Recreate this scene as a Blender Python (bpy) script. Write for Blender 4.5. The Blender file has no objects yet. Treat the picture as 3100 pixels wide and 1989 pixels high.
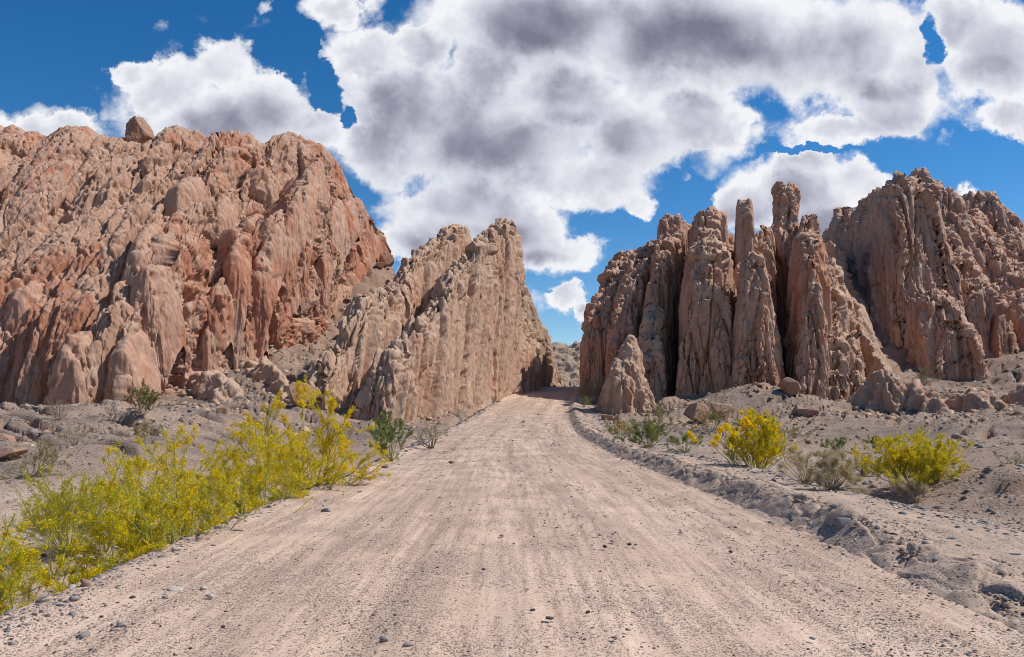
import bpy, math, random
import numpy as np
from concurrent.futures import ThreadPoolExecutor
C = bpy.context.scene.collection
R = math.radians
F = np.float32
POOL = ThreadPoolExecutor(4)

# ------------------------------------------------------------------ noise
def _hash(ix, iy, iz, seed):
    h = (ix.astype(np.uint32) * np.uint32(374761393) + iy.astype(np.uint32) * np.uint32(668265263)
         + iz.astype(np.uint32) * np.uint32(2246822519) + np.uint32((seed * 3266489917) & 0xffffffff))
    h ^= h >> np.uint32(15); h *= np.uint32(2246822519)
    h ^= h >> np.uint32(13); h *= np.uint32(3266489917)
    h ^= h >> np.uint32(16)
    return h

def _noise(x, y, z, seed):
    ix = np.floor(x); iy = np.floor(y); iz = np.floor(z)
    fx = (x - ix).astype(F); fy = (y - iy).astype(F); fz = (z - iz).astype(F)
    ix = ix.astype(np.int32); iy = iy.astype(np.int32); iz = iz.astype(np.int32)
    u = fx * fx * fx * (fx * (fx * 6 - 15) + 10); v = fy * fy * fy * (fy * (fy * 6 - 15) + 10); w = fz * fz * fz * (fz * (fz * 6 - 15) + 10)
    def g(a, b, c):
        h = _hash(ix + a, iy + b, iz + c, seed)
        gx = (h & np.uint32(1023)).astype(F) * F(1 / 511.5) - 1
        gy = ((h >> np.uint32(10)) & np.uint32(1023)).astype(F) * F(1 / 511.5) - 1
        gz = ((h >> np.uint32(20)) & np.uint32(1023)).astype(F) * F(1 / 511.5) - 1
        return gx * (fx - a) + gy * (fy - b) + gz * (fz - c)
    def L(a, b, t): return a + (b - a) * t
    return L(L(L(g(0,0,0), g(1,0,0), u), L(g(0,1,0), g(1,1,0), u), v),
             L(L(g(0,0,1), g(1,0,1), u), L(g(0,1,1), g(1,1,1), u), v), w) * F(1.2)

def _voro(x, y, z, seed):
    ix = np.floor(x).astype(np.int32); iy = np.floor(y).astype(np.int32); iz = np.floor(z).astype(np.int32)
    f1 = np.full(x.shape, 9, F); f2 = np.full(x.shape, 9, F); rid = np.zeros(x.shape, F); tl = np.zeros(x.shape, F)
    for a in (-1, 0, 1):
        for b in (-1, 0, 1):
            for c in (-1, 0, 1):
                h = _hash(ix + a, iy + b, iz + c, seed)
                dx = (ix + a - x).astype(F) + (h & np.uint32(1023)).astype(F) * F(1 / 1023)
                dy = (iy + b - y).astype(F) + ((h >> np.uint32(10)) & np.uint32(1023)).astype(F) * F(1 / 1023)
                dz = (iz + c - z).astype(F) + ((h >> np.uint32(20)) & np.uint32(1023)).astype(F) * F(1 / 1023)
                d = dx * dx + dy * dy + dz * dz
                m = d < f1
                f2 = np.where(m, f1, np.minimum(f2, d))
                rid = np.where(m, (h >> np.uint32(8) & np.uint32(4095)).astype(F) * F(1 / 4095), rid)
                f1 = np.where(m, d, f1)
                k = h * np.uint32(2654435761)
                tl = np.where(m, dx * ((k >> np.uint32(4) & np.uint32(255)).astype(F) / F(127.5) - 1) + dy * ((k >> np.uint32(12) & np.uint32(255)).astype(F) / F(127.5) - 1)
                              + dz * ((k >> np.uint32(20) & np.uint32(255)).astype(F) / F(127.5) - 1), tl)
    return np.stack([np.sqrt(f1), np.sqrt(f2), rid, tl])

def _par(fn, x, y, z, seed):
    x, y, z = np.broadcast_arrays(x, y, z)
    shp = x.shape
    x = np.ascontiguousarray(x, np.float64).ravel(); y = np.ascontiguousarray(y, np.float64).ravel(); z = np.ascontiguousarray(z, np.float64).ravel()
    n = x.size; st = 40000
    rs = list(POOL.map(lambda i: fn(x[i:i+st], y[i:i+st], z[i:i+st], seed), range(0, n, st)))
    r = np.concatenate(rs, axis=-1)
    return r.reshape(r.shape[:-1] + shp)

def noise(x, y, z, seed=0): return _par(_noise, x, y, z, seed)
def voro(x, y, z, seed=0): return _par(_voro, x, y, z, seed)
def fbm(x, y, z, oct=4, seed=0, gain=.5, ridged=False):
    t = 0; a = 1.0; s = 0
    for i in range(oct):
        n = noise(x, y, z, seed + i * 13)
        t = t + a * ((1 - 2 * np.abs(n)) if ridged else n); s += a
        x = x * 2.03 + 3.1; y = y * 2.03 + 1.7; z = z * 2.03 + 5.3; a *= gain
    return t / s
def sst(a, b, x):
    t = np.clip((x - a) / (b - a), 0, 1); return t * t * (3 - 2 * t)
def h1(c, seed):
    c = np.asarray(np.floor(c)).astype(np.int32); o = np.zeros_like(c)
    return (_hash(c, o, o, seed) & np.uint32(65535)).astype(F) / 65535

# ------------------------------------------------------------------ picture <-> place
W, CX, HY, CZ = 1800., 1200., 930., 1.67
def wx(px, Y): return (px - CX) / W * Y
def wz(py, Y): return CZ - (py - HY) / W * Y

# ------------------------------------------------------------------ mesh helpers
def mesh_from(name, V, quads=None, tris=None, mat=None, parent=None, smooth=True, uv=None):
    me = bpy.data.meshes.new(name)
    V = np.asarray(V, F).reshape(-1, 3)
    polys = []
    nq = 0 if quads is None else len(quads); nt = 0 if tris is None else len(tris)
    li = np.concatenate([np.asarray(quads, np.int32).ravel() if nq else np.zeros(0, np.int32),
                         np.asarray(tris, np.int32).ravel() if nt else np.zeros(0, np.int32)])
    ls = np.concatenate([np.arange(nq) * 4, nq * 4 + np.arange(nt) * 3]).astype(np.int32)
    me.vertices.add(len(V)); me.vertices.foreach_set('co', V.ravel())
    me.loops.add(len(li)); me.loops.foreach_set('vertex_index', li)
    me.polygons.add(nq + nt); me.polygons.foreach_set('loop_start', ls)
    if smooth: me.polygons.foreach_set('use_smooth', np.ones(nq + nt, bool))
    if uv is not None:
        l = me.uv_layers.new(name='flow'); l.data.foreach_set('uv', np.asarray(uv, F)[li].ravel())
    me.update(calc_edges=True)
    o = bpy.data.objects.new(name, me); C.objects.link(o)
    if mat: me.materials.append(mat)
    if parent: o.parent = parent
    return o
def grid_quads(n, m, wrap=False):
    i = np.arange(n - 1)[:, None]; j = np.arange(m if wrap else m - 1)[None]
    j2 = (j + 1) % m
    return np.stack([i * m + j, i * m + j2, (i + 1) * m + j2, (i + 1) * m + j], -1).reshape(-1, 4)
def grid_normals(P):
    a = np.gradient(P, axis=0); b = np.gradient(P, axis=1)
    n = np.cross(a, b); l = np.linalg.norm(n, axis=-1, keepdims=True)
    return n / np.maximum(l, 1e-9)
def tag(o, label=None, cat=None, group=None, kind=None):
    if label: o['label'] = label
    if cat: o['category'] = cat
    if group: o['group'] = group
    if kind: o['kind'] = kind
    return o
def empty(name, loc, rz=0):
    o = bpy.data.objects.new(name, None); C.objects.link(o); o.location = loc; o.rotation_euler = (0, 0, rz)
    o.empty_display_size = .2; return o

# ------------------------------------------------------------------ node helpers
class NT:
    def __init__(s, tree): s.t = tree; s.n = tree.nodes; s.l = tree.links
    def node(s, typ, **kw):
        n = s.n.new(typ)
        for k, v in kw.items(): setattr(n, k, v)
        return n
    def set(s, sock, v):
        if isinstance(v, bpy.types.NodeSocket): s.l.new(v, sock)
        else: sock.default_value = v
    def math(s, op, a, b=0., c=None, clamp=False):
        n = s.node('ShaderNodeMath', operation=op, use_clamp=clamp)
        s.set(n.inputs[0], a); s.set(n.inputs[1], b)
        if c is not None: s.set(n.inputs[2], c)
        return n.outputs[0]
    def vmath(s, op, a, b=(0, 0, 0), c=None):
        n = s.node('ShaderNodeVectorMath', operation=op)
        s.set(n.inputs[0], a)
        if op == 'SCALE': s.set(n.inputs[3], b)
        else: s.set(n.inputs[1], b)
        if c is not None: s.set(n.inputs[2], c)
        return n.outputs['Value' if op in ('DOT_PRODUCT', 'LENGTH') else 'Vector']
    def noise(s, vec, scale, detail=4, rough=.55, dist=0., col=False):
        n = s.node('ShaderNodeTexNoise'); s.set(n.inputs['Vector'], vec); s.set(n.inputs['Scale'], scale)
        n.inputs['Detail'].default_value = detail; n.inputs['Roughness'].default_value = rough; n.inputs['Distortion'].default_value = dist
        return n.outputs['Color' if col else 'Fac']
    def voro(s, vec, scale, out='Distance', feature='F1', rnd=1.):
        n = s.node('ShaderNodeTexVoronoi', feature=feature); s.set(n.inputs['Vector'], vec); s.set(n.inputs['Scale'], scale)
        n.inputs['Randomness'].default_value = rnd
        return n.outputs[out]
    def step(s, v, a, b, lo=0., hi=1.):
        n = s.node('ShaderNodeMapRange', interpolation_type='SMOOTHSTEP'); s.set(n.inputs[0], v)
        for i, q in enumerate((a, b, lo, hi)): s.set(n.inputs[i + 1], q)
        return n.outputs[0]
    def mix(s, f, a, b, mode='MIX'):
        n = s.node('ShaderNodeMix', data_type='RGBA', blend_type=mode); s.set(n.inputs[0], f)
        for i, v in ((6, a), (7, b)):
            s.set(n.inputs[i], v if isinstance(v, bpy.types.NodeSocket) else tuple(v) + (1,) * (4 - len(v)))
        return n.outputs[2]
    def bump(s, h, dist, strength=1., nrm=None):
        n = s.node('ShaderNodeBump'); s.set(n.inputs['Height'], h); n.inputs['Distance'].default_value = dist; n.inputs['Strength'].default_value = strength
        if nrm is not None: s.l.new(nrm, n.inputs['Normal'])
        return n.outputs[0]
def new_mat(name):
    m = bpy.data.materials.new(name); m.use_nodes = True; t = NT(m.node_tree)
    b = t.n['Principled BSDF']; b.inputs['Roughness'].default_value = .92
    b.inputs['Specular IOR Level'].default_value = .15
    return m, t, b

def rock_mat(name, tan, red, pale, redness=.5, vscale=1., dustup=.5):
    m, t, b = new_mat(name)
    p = t.node('ShaderNodeNewGeometry').outputs['Position']
    st = t.vmath('MULTIPLY', p, (1, 1, .3))
    n1 = t.noise(p, .085 * vscale, 5, .62, .6)
    n2 = t.noise(st, .45 * vscale, 5, .62, .3)
    n3 = t.noise(p, 2.2 * vscale, 5, .68)
    n4 = t.noise(t.vmath('MULTIPLY', p, (1, 1, .14)), 1.1 * vscale, 5, .62)
    k = t.math('ADD', n1, t.math('MULTIPLY', t.math('SUBTRACT', n2, .5), .7))
    c = t.mix(t.step(k, .64 - .26 * redness, .74 - .26 * redness), tan, red)
    c = t.mix(t.math('MULTIPLY', t.step(n4, .50, .66), .75), c, pale)
    nz = t.node('ShaderNodeSeparateXYZ'); t.l.new(t.node('ShaderNodeNewGeometry').outputs['Normal'], nz.inputs[0])
    dust = t.math('MULTIPLY', t.step(t.math('ADD', nz.outputs[2], t.math('MULTIPLY', t.math('SUBTRACT', n3, .5), 1.2)), .25, .85), dustup)
    c = t.mix(dust, c, pale)
    c = t.mix(t.step(n3, .42, .70, .0, .38), c, tuple(x * .58 for x in tan))
    t.set(b.inputs['Base Color'], c)
    h = t.math('ADD', t.math('MULTIPLY', t.noise(st, 4.5, 6, .72), .7), t.math('MULTIPLY', t.voro(st, 3.2), .25))
    t.set(b.inputs['Normal'], t.bump(h, .28, .85))
    return m

M = {}
M['cliff'] = rock_mat('cliff_rock', (.49, .283, .193), (.46, .195, .115), (.56, .38, .285), .58)
M['fin'] = rock_mat('fin_rock', (.52, .33, .228), (.46, .245, .155), (.58, .415, .31), .36)
M['red'] = rock_mat('red_fin_rock', (.54, .32, .222), (.485, .238, .145), (.60, .415, .31), .46)
M['peak'] = rock_mat('peak_rock', (.52, .315, .222), (.475, .24, .155), (.58, .405, .305), .42)
M['far'] = rock_mat('far_rock', (.36, .265, .20), (.31, .215, .15), (.43, .335, .26), .3)
M['shade'] = rock_mat('shade_toned_rock', (.44, .305, .21), (.38, .24, .15), (.50, .37, .27), .3)  # browner fin rock for the buttress: the far end's shade is put into its colour
M['boulder'] = rock_mat('boulder_rock', (.42, .24, .16), (.36, .18, .11), (.46, .31, .23), .5, 2.)

# ------------------------------------------------------------------ road and ground heights
RY = np.array([-30, 0, 10, 15, 25, 40, 52, 65, 80, 105, 118, 135, 170])
RZ = np.array([0, 0, 0, -.1, -.25, -.3, -.05, .59, 1.67, 3.1, 3.0, 2.2, 1.])
RC = np.interp
_cy = np.array([-30, 0, 15, 25, 40, 50, 65, 80, 105, 125, 170]); _cx = np.array([0, 0, 0, -.22, -.12, .3, 1.26, 2.9, 6.4, 11, 26])
_hy = np.array([-30, 0, 25, 65, 80, 105, 170]); _hw = np.array([3.75, 3.75, 3.7, 3.6, 3.4, 3.0, 3.])
def _smooth(xs, ys):
    g = np.linspace(-30, 170, 801); v = np.interp(g, xs, ys); k = np.hanning(33); k /= k.sum()
    vv = np.convolve(np.pad(v, 16, 'edge'), k, 'valid'); return lambda x: np.interp(x, g, vv)
road_z = _smooth(RY, RZ); road_c = _smooth(_cy, _cx); road_w = _smooth(_hy, _hw)

GP = []   # ground control points: picture x, picture y, distance
for px, py, Y in [(20,1240,16.8),(300,1180,21.6),(180,1215,18),(250,1085,28),(0,1000,36),(100,972,47),(0,962,51),(275,985,49.5),(480,905,60),(400,985,42),(200,1020,36),
                  (560,870,63),(640,800,71),(720,740,80),(820,680,88),(905,632,96),(700,955,58),(640,950,55),(800,1000,52),(650,1060,36),(830,1035,40),(880,1000,52),(560,1010,44),(-200,1000,34),(-300,930,48),(-300,1120,22),
                  (1990,1085,31),(1900,1100,27),(2020,1145,21),(2400,865,76),(2300,925,65),(2400,1000,40),(2210,1000,50),(2150,1045,38),(2400,1110,25),(1980,1045,40),(1900,1003,52),
                  (1800,1000,50),(1700,995,55),(1600,1005,50),(1550,985,57),(1440,1000,46),(1790,930,64),(1930,965,62),(1930,592,112),(1965,640,108),(2010,740,98),(2080,875,80),(2150,930,72),(2260,905,84),(2250,915,76),
                  (2050,1000,52),(2600,1000,40),(2700,850,70),(2600,1120,24),(1150,893,85),(1060,940,72),(1250,885,100),(1000,975,62),(950,995,56),(1420,945,72),(1400,920,84),(1390,905,100),(2250,1165,20),(2330,1150,21)]:
    GP.append((wx(px, Y), Y, wz(py, Y)))
for x, y, z in [(-8,3,-1.3),(-8,8,-1.3),(-7,12,-1.3),(-6.5,16,-1.25),(-6,22,-1.1),(-6,30,-1.),(-12,8,-1.35),(-14,0,-1.3),(-25,5,-.8),(-40,20,2),(-60,40,6),(-8,-20,-1.3),(8,-20,-1.),(9,3,-1.),(9,10,-1.1),
                (8.5,16,-1.1),(8,24,-1.),(9,35,-.9),(14,8,-1.),(25,8,0),(50,20,5),(75,60,12),(-30,-30,0),(30,-30,1),(0,-40,0),(-4.6,45,-.8),(5.5,45,-.5),(-3,62,.2),(-1.2,75,1.3),(5.5,62,.3),(7.5,78,1.6),
                (0,130,4),(15,125,3),(30,130,18),(60,130,20),(-30,110,18),(-15,105,12),(-60,90,15),(26,85,3),(20,95,8),(40,110,22),(12,140,2),(22,150,1.5),(36,165,2),(-5,150,3),(8,170,1.5),(0,115,4.5),(12,110,3.2),(-80,-20,4),(80,-20,6)]:
    GP.append((x, y, z))
GP = np.array(GP)
def _tps_fit(P):
    n = len(P); d = np.hypot(P[:, None, 0] - P[None, :, 0], P[:, None, 1] - P[None, :, 1])
    K = np.where(d > 0, d * d * np.log(np.maximum(d, 1e-9)), 0) + np.eye(n) * 6.
    A = np.zeros((n + 3, n + 3)); A[:n, :n] = K; A[:n, n] = 1; A[:n, n+1:] = P[:, :2]; A[n, :n] = 1; A[n+1:, :n] = P[:, :2].T
    return np.linalg.solve(A, np.concatenate([P[:, 2], np.zeros(3)]))
_w = _tps_fit(GP)
def _tps(x, y):
    t = _w[-3] + _w[-2] * x + _w[-1] * y
    for i in range(len(GP)):
        d2 = (x - GP[i, 0]) ** 2 + (y - GP[i, 1]) ** 2
        t = t + _w[i] * .5 * d2 * np.log(np.maximum(d2, 1e-9))
    return t
def ground_z(x, y, detail=True):
    x = np.asarray(x, float); y = np.asarray(y, float); shp = x.shape
    x = x.ravel(); y = y.ravel()
    st = 20000
    z = np.concatenate(list(POOL.map(lambda i: _tps(x[i:i+st], y[i:i+st]), range(0, len(x), st))))
    r = np.hypot(x, y - 50)
    z = np.clip(z, -3, 32)
    far = sst(110, 220, r)
    z = z * (1 - far) + far * (3 + 14 * (fbm(x * .006, y * .006, 0 * x, 4, 5) + .15) * sst(200, 600, r))
    for px, Y, rad, h in [(1790, 62, 3.2, .8), (1935, 61, 3, .6), (1700, 61, 2.6, .5), (2000, 50, 3.6, .4), (2110, 46, 4, .3), (2300, 43, 5.5, .35), (2230, 52, 4, .3), (1850, 56, 3, .5), (2285, 19.5, 1.5, .55), (2390, 18, 1.4, .5), (2350, 30, 3, .5),
                       (560, 52, 4, .5), (420, 46, 4, .45), (240, 40, 5, .3), (60, 34, 4, .3), (680, 49, 3, .6), (850, 46, 2.6, .6), (150, 27, 3, .4), (470, 33, 3, .5), (-150, 40, 6, .4)]:
        z = z + h * np.exp(-(((x - wx(px, Y)) ** 2 + ((y - Y) * .8) ** 2) / rad ** 2) ** .8)
    if detail:
        hill = sst(-.95, .4, z) * (1 - far)
        a = x * .55 + y * .83; b = x * .83 - y * .55           # b runs down the slopes towards the road
        sg = np.where(x > 6, -1., 1.); a2 = x * .55 * sg + y * .83; b2 = x * .83 - y * .55 * sg
        wv = fbm(x * .12, y * .12, 0 * x, 3, 31) * 2.5
        rill = np.abs(noise(a2 * .55 + wv, b2 * .09, 0 * x, 41)) * 2 + .5 * np.abs(noise(a2 * 1.3 + wv * 2, b2 * .2, 0 * x, 42)) * 2
        z = z + hill * ((sst(.0, .45, rill) - .75) * .85)
        z = z + (.12 + .75 * hill) * fbm(x * .22, y * .22, 0 * x, 4, 51)
        z = z + (.02 + .13 * hill) * fbm(x * 1.3, y * 1.3, 0 * x, 5, 61, .65)
        rub = sst(2.5, 7., z) * (1 - far) * np.where(x > 8, .22, 1.)
        v = voro(x * .55, y * .55, z * .3, 62)
        z = z + rub * (.55 * fbm(a2 * .5, b2 * .12, 0 * x, 4, 63, .6, True) + .5 * (v[2] - .5) * sst(.0, .15, v[1] - v[0]))
        led = sst(.05, .3, noise(a2 * .16 + wv * .5, b2 * .07, 0 * x, 64)) * hill
        X = a2 * .45 + wv; z = z + led * .18 * (1 - (X - np.floor(X))) ** 2
    # the road bed sits in a shallow cut
    c = road_c(y); w = road_w(y); inn = sst(1.6, .4, np.maximum(np.abs(x - c - .9) - w - 1.2, 0)) * sst(150, 125, y)
    z = z * (1 - inn) + (np.minimum(z, road_z(y) - 1.3)) * inn
    return z.reshape(shp)

def bank_amt(Y): return .25 + .75 * sst(5.5, 9.5, Y)
def road_surface(o, Y):
    """height of the graded road at lateral offset o from its centre"""
    w = road_w(Y); zr = road_z(Y)
    l = -o - w
    wob = .16 * noise(Y * .35, 0 * Y, 0 * Y, 71) + .08 * noise(Y * 1.1, 0 * Y, 0 * Y, 72)
    l = l + wob
    z = zr - .02 * (o / w) ** 2
    z = z + .05 * np.exp(-(l / .35) ** 2)                               # windrow of loose gravel on the left edge
    z = z - np.where(l > 0.1, np.minimum((l - .1) * .55, .2) + np.maximum(l - .45, 0) * 1.0, 0)
    r = o - w
    wob2 = .14 * noise(Y * .5, 0 * Y + 9, 0 * Y, 73) + .10 * noise(Y * 1.7, 0 * Y + 9, 0 * Y, 74)
    r2 = r + wob2
    amp = bank_amt(Y) * (.32 + .12 * noise(Y * .8, 0 * Y, 0 * Y + 4, 75))
    z = z + amp * .95 * (sst(-.18, .40, r2) - .6 * sst(.42, 1.2, r2))
    z = z - np.maximum(r - 2.3 - wob * 2, 0) * .62
    return z
def surf_z(x, y):
    x = np.asarray(x, float); y = np.asarray(y, float)
    g = ground_z(x, y)
    o = x - road_c(y)
    r = road_surface(o, y)
    ins = (o > -road_w(y) - 3) & (o < road_w(y) + 5) & (y < 140)
    return np.where(ins, np.maximum(g, r), g)
# ------------------------------------------------------------------ ground materials
def gravel_mat(name, base, alt, grit, flow=True, gritty=1., sc=1.):
    m, t, b = new_mat(name)
    pos = t.node('ShaderNodeNewGeometry').outputs['Position']
    if flow:
        uv = t.node('ShaderNodeUVMap', uv_map='flow').outputs[0]
        st = t.vmath('MULTIPLY', uv, (1., .05, 1.))
        st2 = t.vmath('MULTIPLY', uv, (1., .11, 1.))
        lanes = t.math('ADD', t.math('ADD', t.math('MULTIPLY', t.noise(st, 1.1, 3, .6), .45), t.math('MULTIPLY', t.noise(st2, 4.5, 4, .65), .35)), t.math('MULTIPLY', t.noise(t.vmath('MULTIPLY', uv, (1., .035, 1.)), 13., 3, .7), .42))
    else:
        st = t.vmath('MULTIPLY', pos, (1., 1., .6)); lanes = t.noise(st, .35, 6, .62, .5)
    big = t.noise(pos, .33, 5, .6, .3)
    f = t.step(t.math('ADD', t.math('MULTIPLY', lanes, .75), t.math('MULTIPLY', big, .28)), .45, .68)
    c = t.mix(f, base, alt)
    # loose grit: small grains, denser in patches
    patch = t.step(t.math('ADD', t.math('MULTIPLY', lanes, .7), t.math('MULTIPLY', t.noise(pos, .9, 4, .6), .55)), .48, .80)
    d = t.voro(pos, 55. * sc); g1 = t.step(d, t.math('MULTIPLY', t.math('ADD', patch, .28), .42), t.math('MULTIPLY', t.math('ADD', patch, .1), .30))
    hue = t.voro(pos, 55. * sc, 'Color')
    gc = t.mix(t.step(t.noise(hue, 3., 0), .35, .65), grit, tuple(x * 2.3 for x in grit))
    c = t.mix(t.math('MULTIPLY', g1, .8 * gritty), c, gc)
    d2 = t.voro(pos, 19. * sc); g2 = t.step(d2, .30, .2)
    sel = t.step(t.noise(t.voro(pos, 19. * sc, 'Color'), 5., 0), .52, .56)
    g2 = t.math('MULTIPLY', g2, t.math('MULTIPLY', sel, t.math('ADD', t.math('MULTIPLY', patch, .7), .3)))
    c = t.mix(t.math('MULTIPLY', g2, .85 * gritty), c, gc)
    n = t.noise(pos, 30., 5, .7)
    c = t.mix(t.step(n, .35, .7, 0., .3), c, tuple(x * .7 for x in base))
    t.set(b.inputs['Base Color'], c)
    h = t.math('ADD', t.math('ADD', t.math('MULTIPLY', g1, .5), g2), t.math('MULTIPLY', t.noise(pos, 14., 6, .7), .8))
    t.set(b.inputs['Normal'], t.bump(h, .02, .9))
    return m
M['road'] = gravel_mat('road_gravel', (.725, .53, .405), (.545, .38, .28), (.13, .105, .095), True, 1.)
M['bank'] = gravel_mat('bank_gravel', (.58, .415, .31), (.45, .33, .25), (.13, .115, .11), True, 1., .8)

def slope_mat():
    m, t, b = new_mat('desert_ground')
    pos = t.node('ShaderNodeNewGeometry').outputs['Position']
    sep = t.node('ShaderNodeSeparateXYZ'); t.l.new(pos, sep.inputs[0])
    nz = t.node('ShaderNodeSeparateXYZ'); t.l.new(t.node('ShaderNodeNewGeometry').outputs['Normal'], nz.inputs[0])
    n1 = t.noise(pos, .16, 5, .6, .6); n2 = t.noise(pos, .9, 5, .65)
    sand = (.63, .465, .355); grav = (.25, .188, .152); dark = (.17, .135, .115); rock = (.40, .25, .17)
    hill = t.step(t.math('ADD', sep.outputs[2], t.math('MULTIPLY', t.math('SUBTRACT', n1, .5), 1.8)), -1.25, -.7)
    cover = t.step(t.math('ADD', n1, t.math('MULTIPLY', n2, .5)), .58, .86)
    c = t.mix(cover, grav, (.43, .305, .228))
    c = t.mix(hill, t.mix(t.step(n2, .45, .7), sand, (.42, .325, .265)), c)
    high = t.step(sep.outputs[2], 3.5, 9.)
    c = t.mix(t.math('MULTIPLY', high, .85), c, t.mix(n2, (.47, .30, .21), (.36, .235, .17)))
    d = t.voro(pos, 9.); sel = t.step(t.noise(t.voro(pos, 9., 'Color'), 5., 0), .42, .56)
    g = t.math('MULTIPLY', t.step(d, .42, .25), sel)
    c = t.mix(t.math('MULTIPLY', g, .95), c, t.mix(t.step(t.noise(t.voro(pos, 9., 'Color'), 3., 0), .35, .65), (.15, .12, .105), (.44, .37, .33)))
    d2 = t.voro(pos, 26.); g2 = t.step(d2, .42, .25)
    c = t.mix(t.math('MULTIPLY', g2, t.math('MULTIPLY', t.math('ADD', t.math('MULTIPLY', hill, .6), .25), .7)), c, dark)
    steep = t.step(nz.outputs[2], .80, .62)
    c = t.mix(t.math('MULTIPLY', steep, .75), c, rock)
    t.set(b.inputs['Base Color'], c)
    h = t.math('ADD', t.math('ADD', t.math('MULTIPLY', g, 1.1), t.math('MULTIPLY', g2, .3)), t.math('MULTIPLY', t.noise(pos, 4., 7, .7), 1.4))
    t.set(b.inputs['Normal'], t.bump(h, .09, .9))
    return m
M['ground'] = slope_mat()

# ------------------------------------------------------------------ ground sheet
def build_ground():
    ph = np.concatenate([np.linspace(-48, 48, 760), np.linspace(48, 312, 90)[1:-1]]) * math.pi / 180
    rr = np.concatenate([np.geomspace(.4, 3, 14)[:-1], np.geomspace(3, 140, 520), np.geomspace(140, 5000, 40)[1:]])
    x = rr[:, None] * np.sin(ph)[None]; y = rr[:, None] * np.cos(ph)[None]
    z = ground_z(x, y)
    V = np.stack([x, y, z], -1)
    o = mesh_from('ground', V, grid_quads(len(rr), len(ph), True), mat=M['ground'])
    tag(o, 'sandy desert ground with gravelly slopes below the cliffs', kind='structure')
build_ground()

def build_road():
    Y = np.concatenate([np.linspace(-15, 2.6, 60)[:-1], np.geomspace(2.6, 140, 760)])
    s = np.linspace(0, 1, 330)
    w = road_w(Y)[:, None]
    o = (-w - 3.0) + s[None] * (2 * w + 3.0 + .12)
    Yg = np.broadcast_to(Y[:, None], o.shape)
    z = road_surface(o, Yg)
    near = sst(70, 20, Yg)
    inside = sst(w + .05, w - .5, np.abs(o))
    u = o
    z = z + inside * .030 * fbm(u * 1.1, Yg * .05, 0 * u, 3, 81) + inside * near * .022 * fbm(u * 5., Yg * .22, 0 * u, 3, 82) \
        + near * .016 * fbm(u * 2.6, Yg * 2.2, 0 * u, 4, 83, .6) + near * .006 * noise(u * 16, Yg * 12, 0 * u, 84)
    rut = sst(.30, .05, np.abs(noise(u * .9 + .25 * noise(u * 0, Yg * .2, 0 * u, 85), Yg * .03, 0 * u, 86)))
    z = z - inside * .030 * rut
    z = z - .12 * sst(-.13, .12, o - w + .16 * fbm(Yg * 1.3, o * .8, 0 * o, 4, 88, .6))                                  # tucked under the foot of the bank
    x = road_c(Y)[:, None] + o
    V = np.stack([x, Yg, z], -1)
    ob = mesh_from('road', V, grid_quads(len(Y), len(s)), mat=M['road'], uv=np.stack([o, Yg], -1).reshape(-1, 2))
    tag(ob, 'pale graded gravel road running towards the gap in the rocks', kind='structure')
    # bank and shoulder on the right
    s = np.linspace(0, 1, 210) ** 1.35
    Y = np.concatenate([np.linspace(-15, 2.6, 40)[:-1], np.geomspace(2.6, 140, 900)])
    w = road_w(Y)[:, None]
    o = w - .02 - .25 + s[None] * 6.6
    Yg = np.broadcast_to(Y[:, None], o.shape); r = o - w
    z = road_surface(o, Yg) + .004
    top = sst(-.1, .3, r)
    near = sst(90, 30, Yg)
    fade = sst(-.25, -.02, r)
    z0 = z - .06 * (1 - fade)
    rough = np.exp(-((r - .35) / .55) ** 2)
    z = z + near * (.06 * rough + .016) * fbm(o * 2.6, Yg * 1.9, 0 * o, 4, 91, .6) + near * (.03 * rough + .008) * fbm(o * 7, Yg * 6, 0 * o, 3, 92, .6, ) 
    # slumped clods along the crest
    v = voro(o * 2.6, Yg * 2.0, 0 * o, 93)
    z = z + near * rough * .05 * sst(.5, .1, v[0]) * (v[2] > .45)
    v3 = voro(o * 3.1 + .3 * noise(Yg, o, 0 * o, 98), Yg * 1.7, 0 * o, 99)
    z = z + near * rough * (.07 * (v3[2] - .5) - .04 * sst(.1, .0, v3[1] - v3[0]))
    # a second, fainter blade cut further out
    cut = np.exp(-((r - 1.0 + .2 * noise(Yg * .3, 0 * o, 0 * o, 94)) / .10) ** 2) * sst(.0, .25, noise(Yg * .25, 0 * o, 0 * o, 95))
    z = z - near * .10 * cut
    lum = sst(10.5, 7.5, Yg) * np.exp(-((r - 1.3) / .55) ** 2)
    v2 = voro(o * 2.1, Yg * 1.5, 0 * o, 96)
    z = z + lum * .04 * sst(.48, .22, v2[0]) * (v2[2] > .55)
    z = z0 + (z - z0 - .06 * (1 - fade)) * fade                          # no roughness where the foot meets the road
    # sideways slump so the face is not one smooth ramp
    x = road_c(Y)[:, None] + o + near * rough * .10 * fbm(Yg * 2.4, z * 2, 0 * o, 3, 97)
    ob = mesh_from('road_bank', np.stack([x, Yg, z], -1), grid_quads(len(Y), o.shape[1]), mat=M['bank'], uv=np.stack([o, Yg], -1).reshape(-1, 2))
    tag(ob, 'low crumbling dirt bank and gravel shoulder along the right of the road', kind='structure')
build_road()

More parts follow.
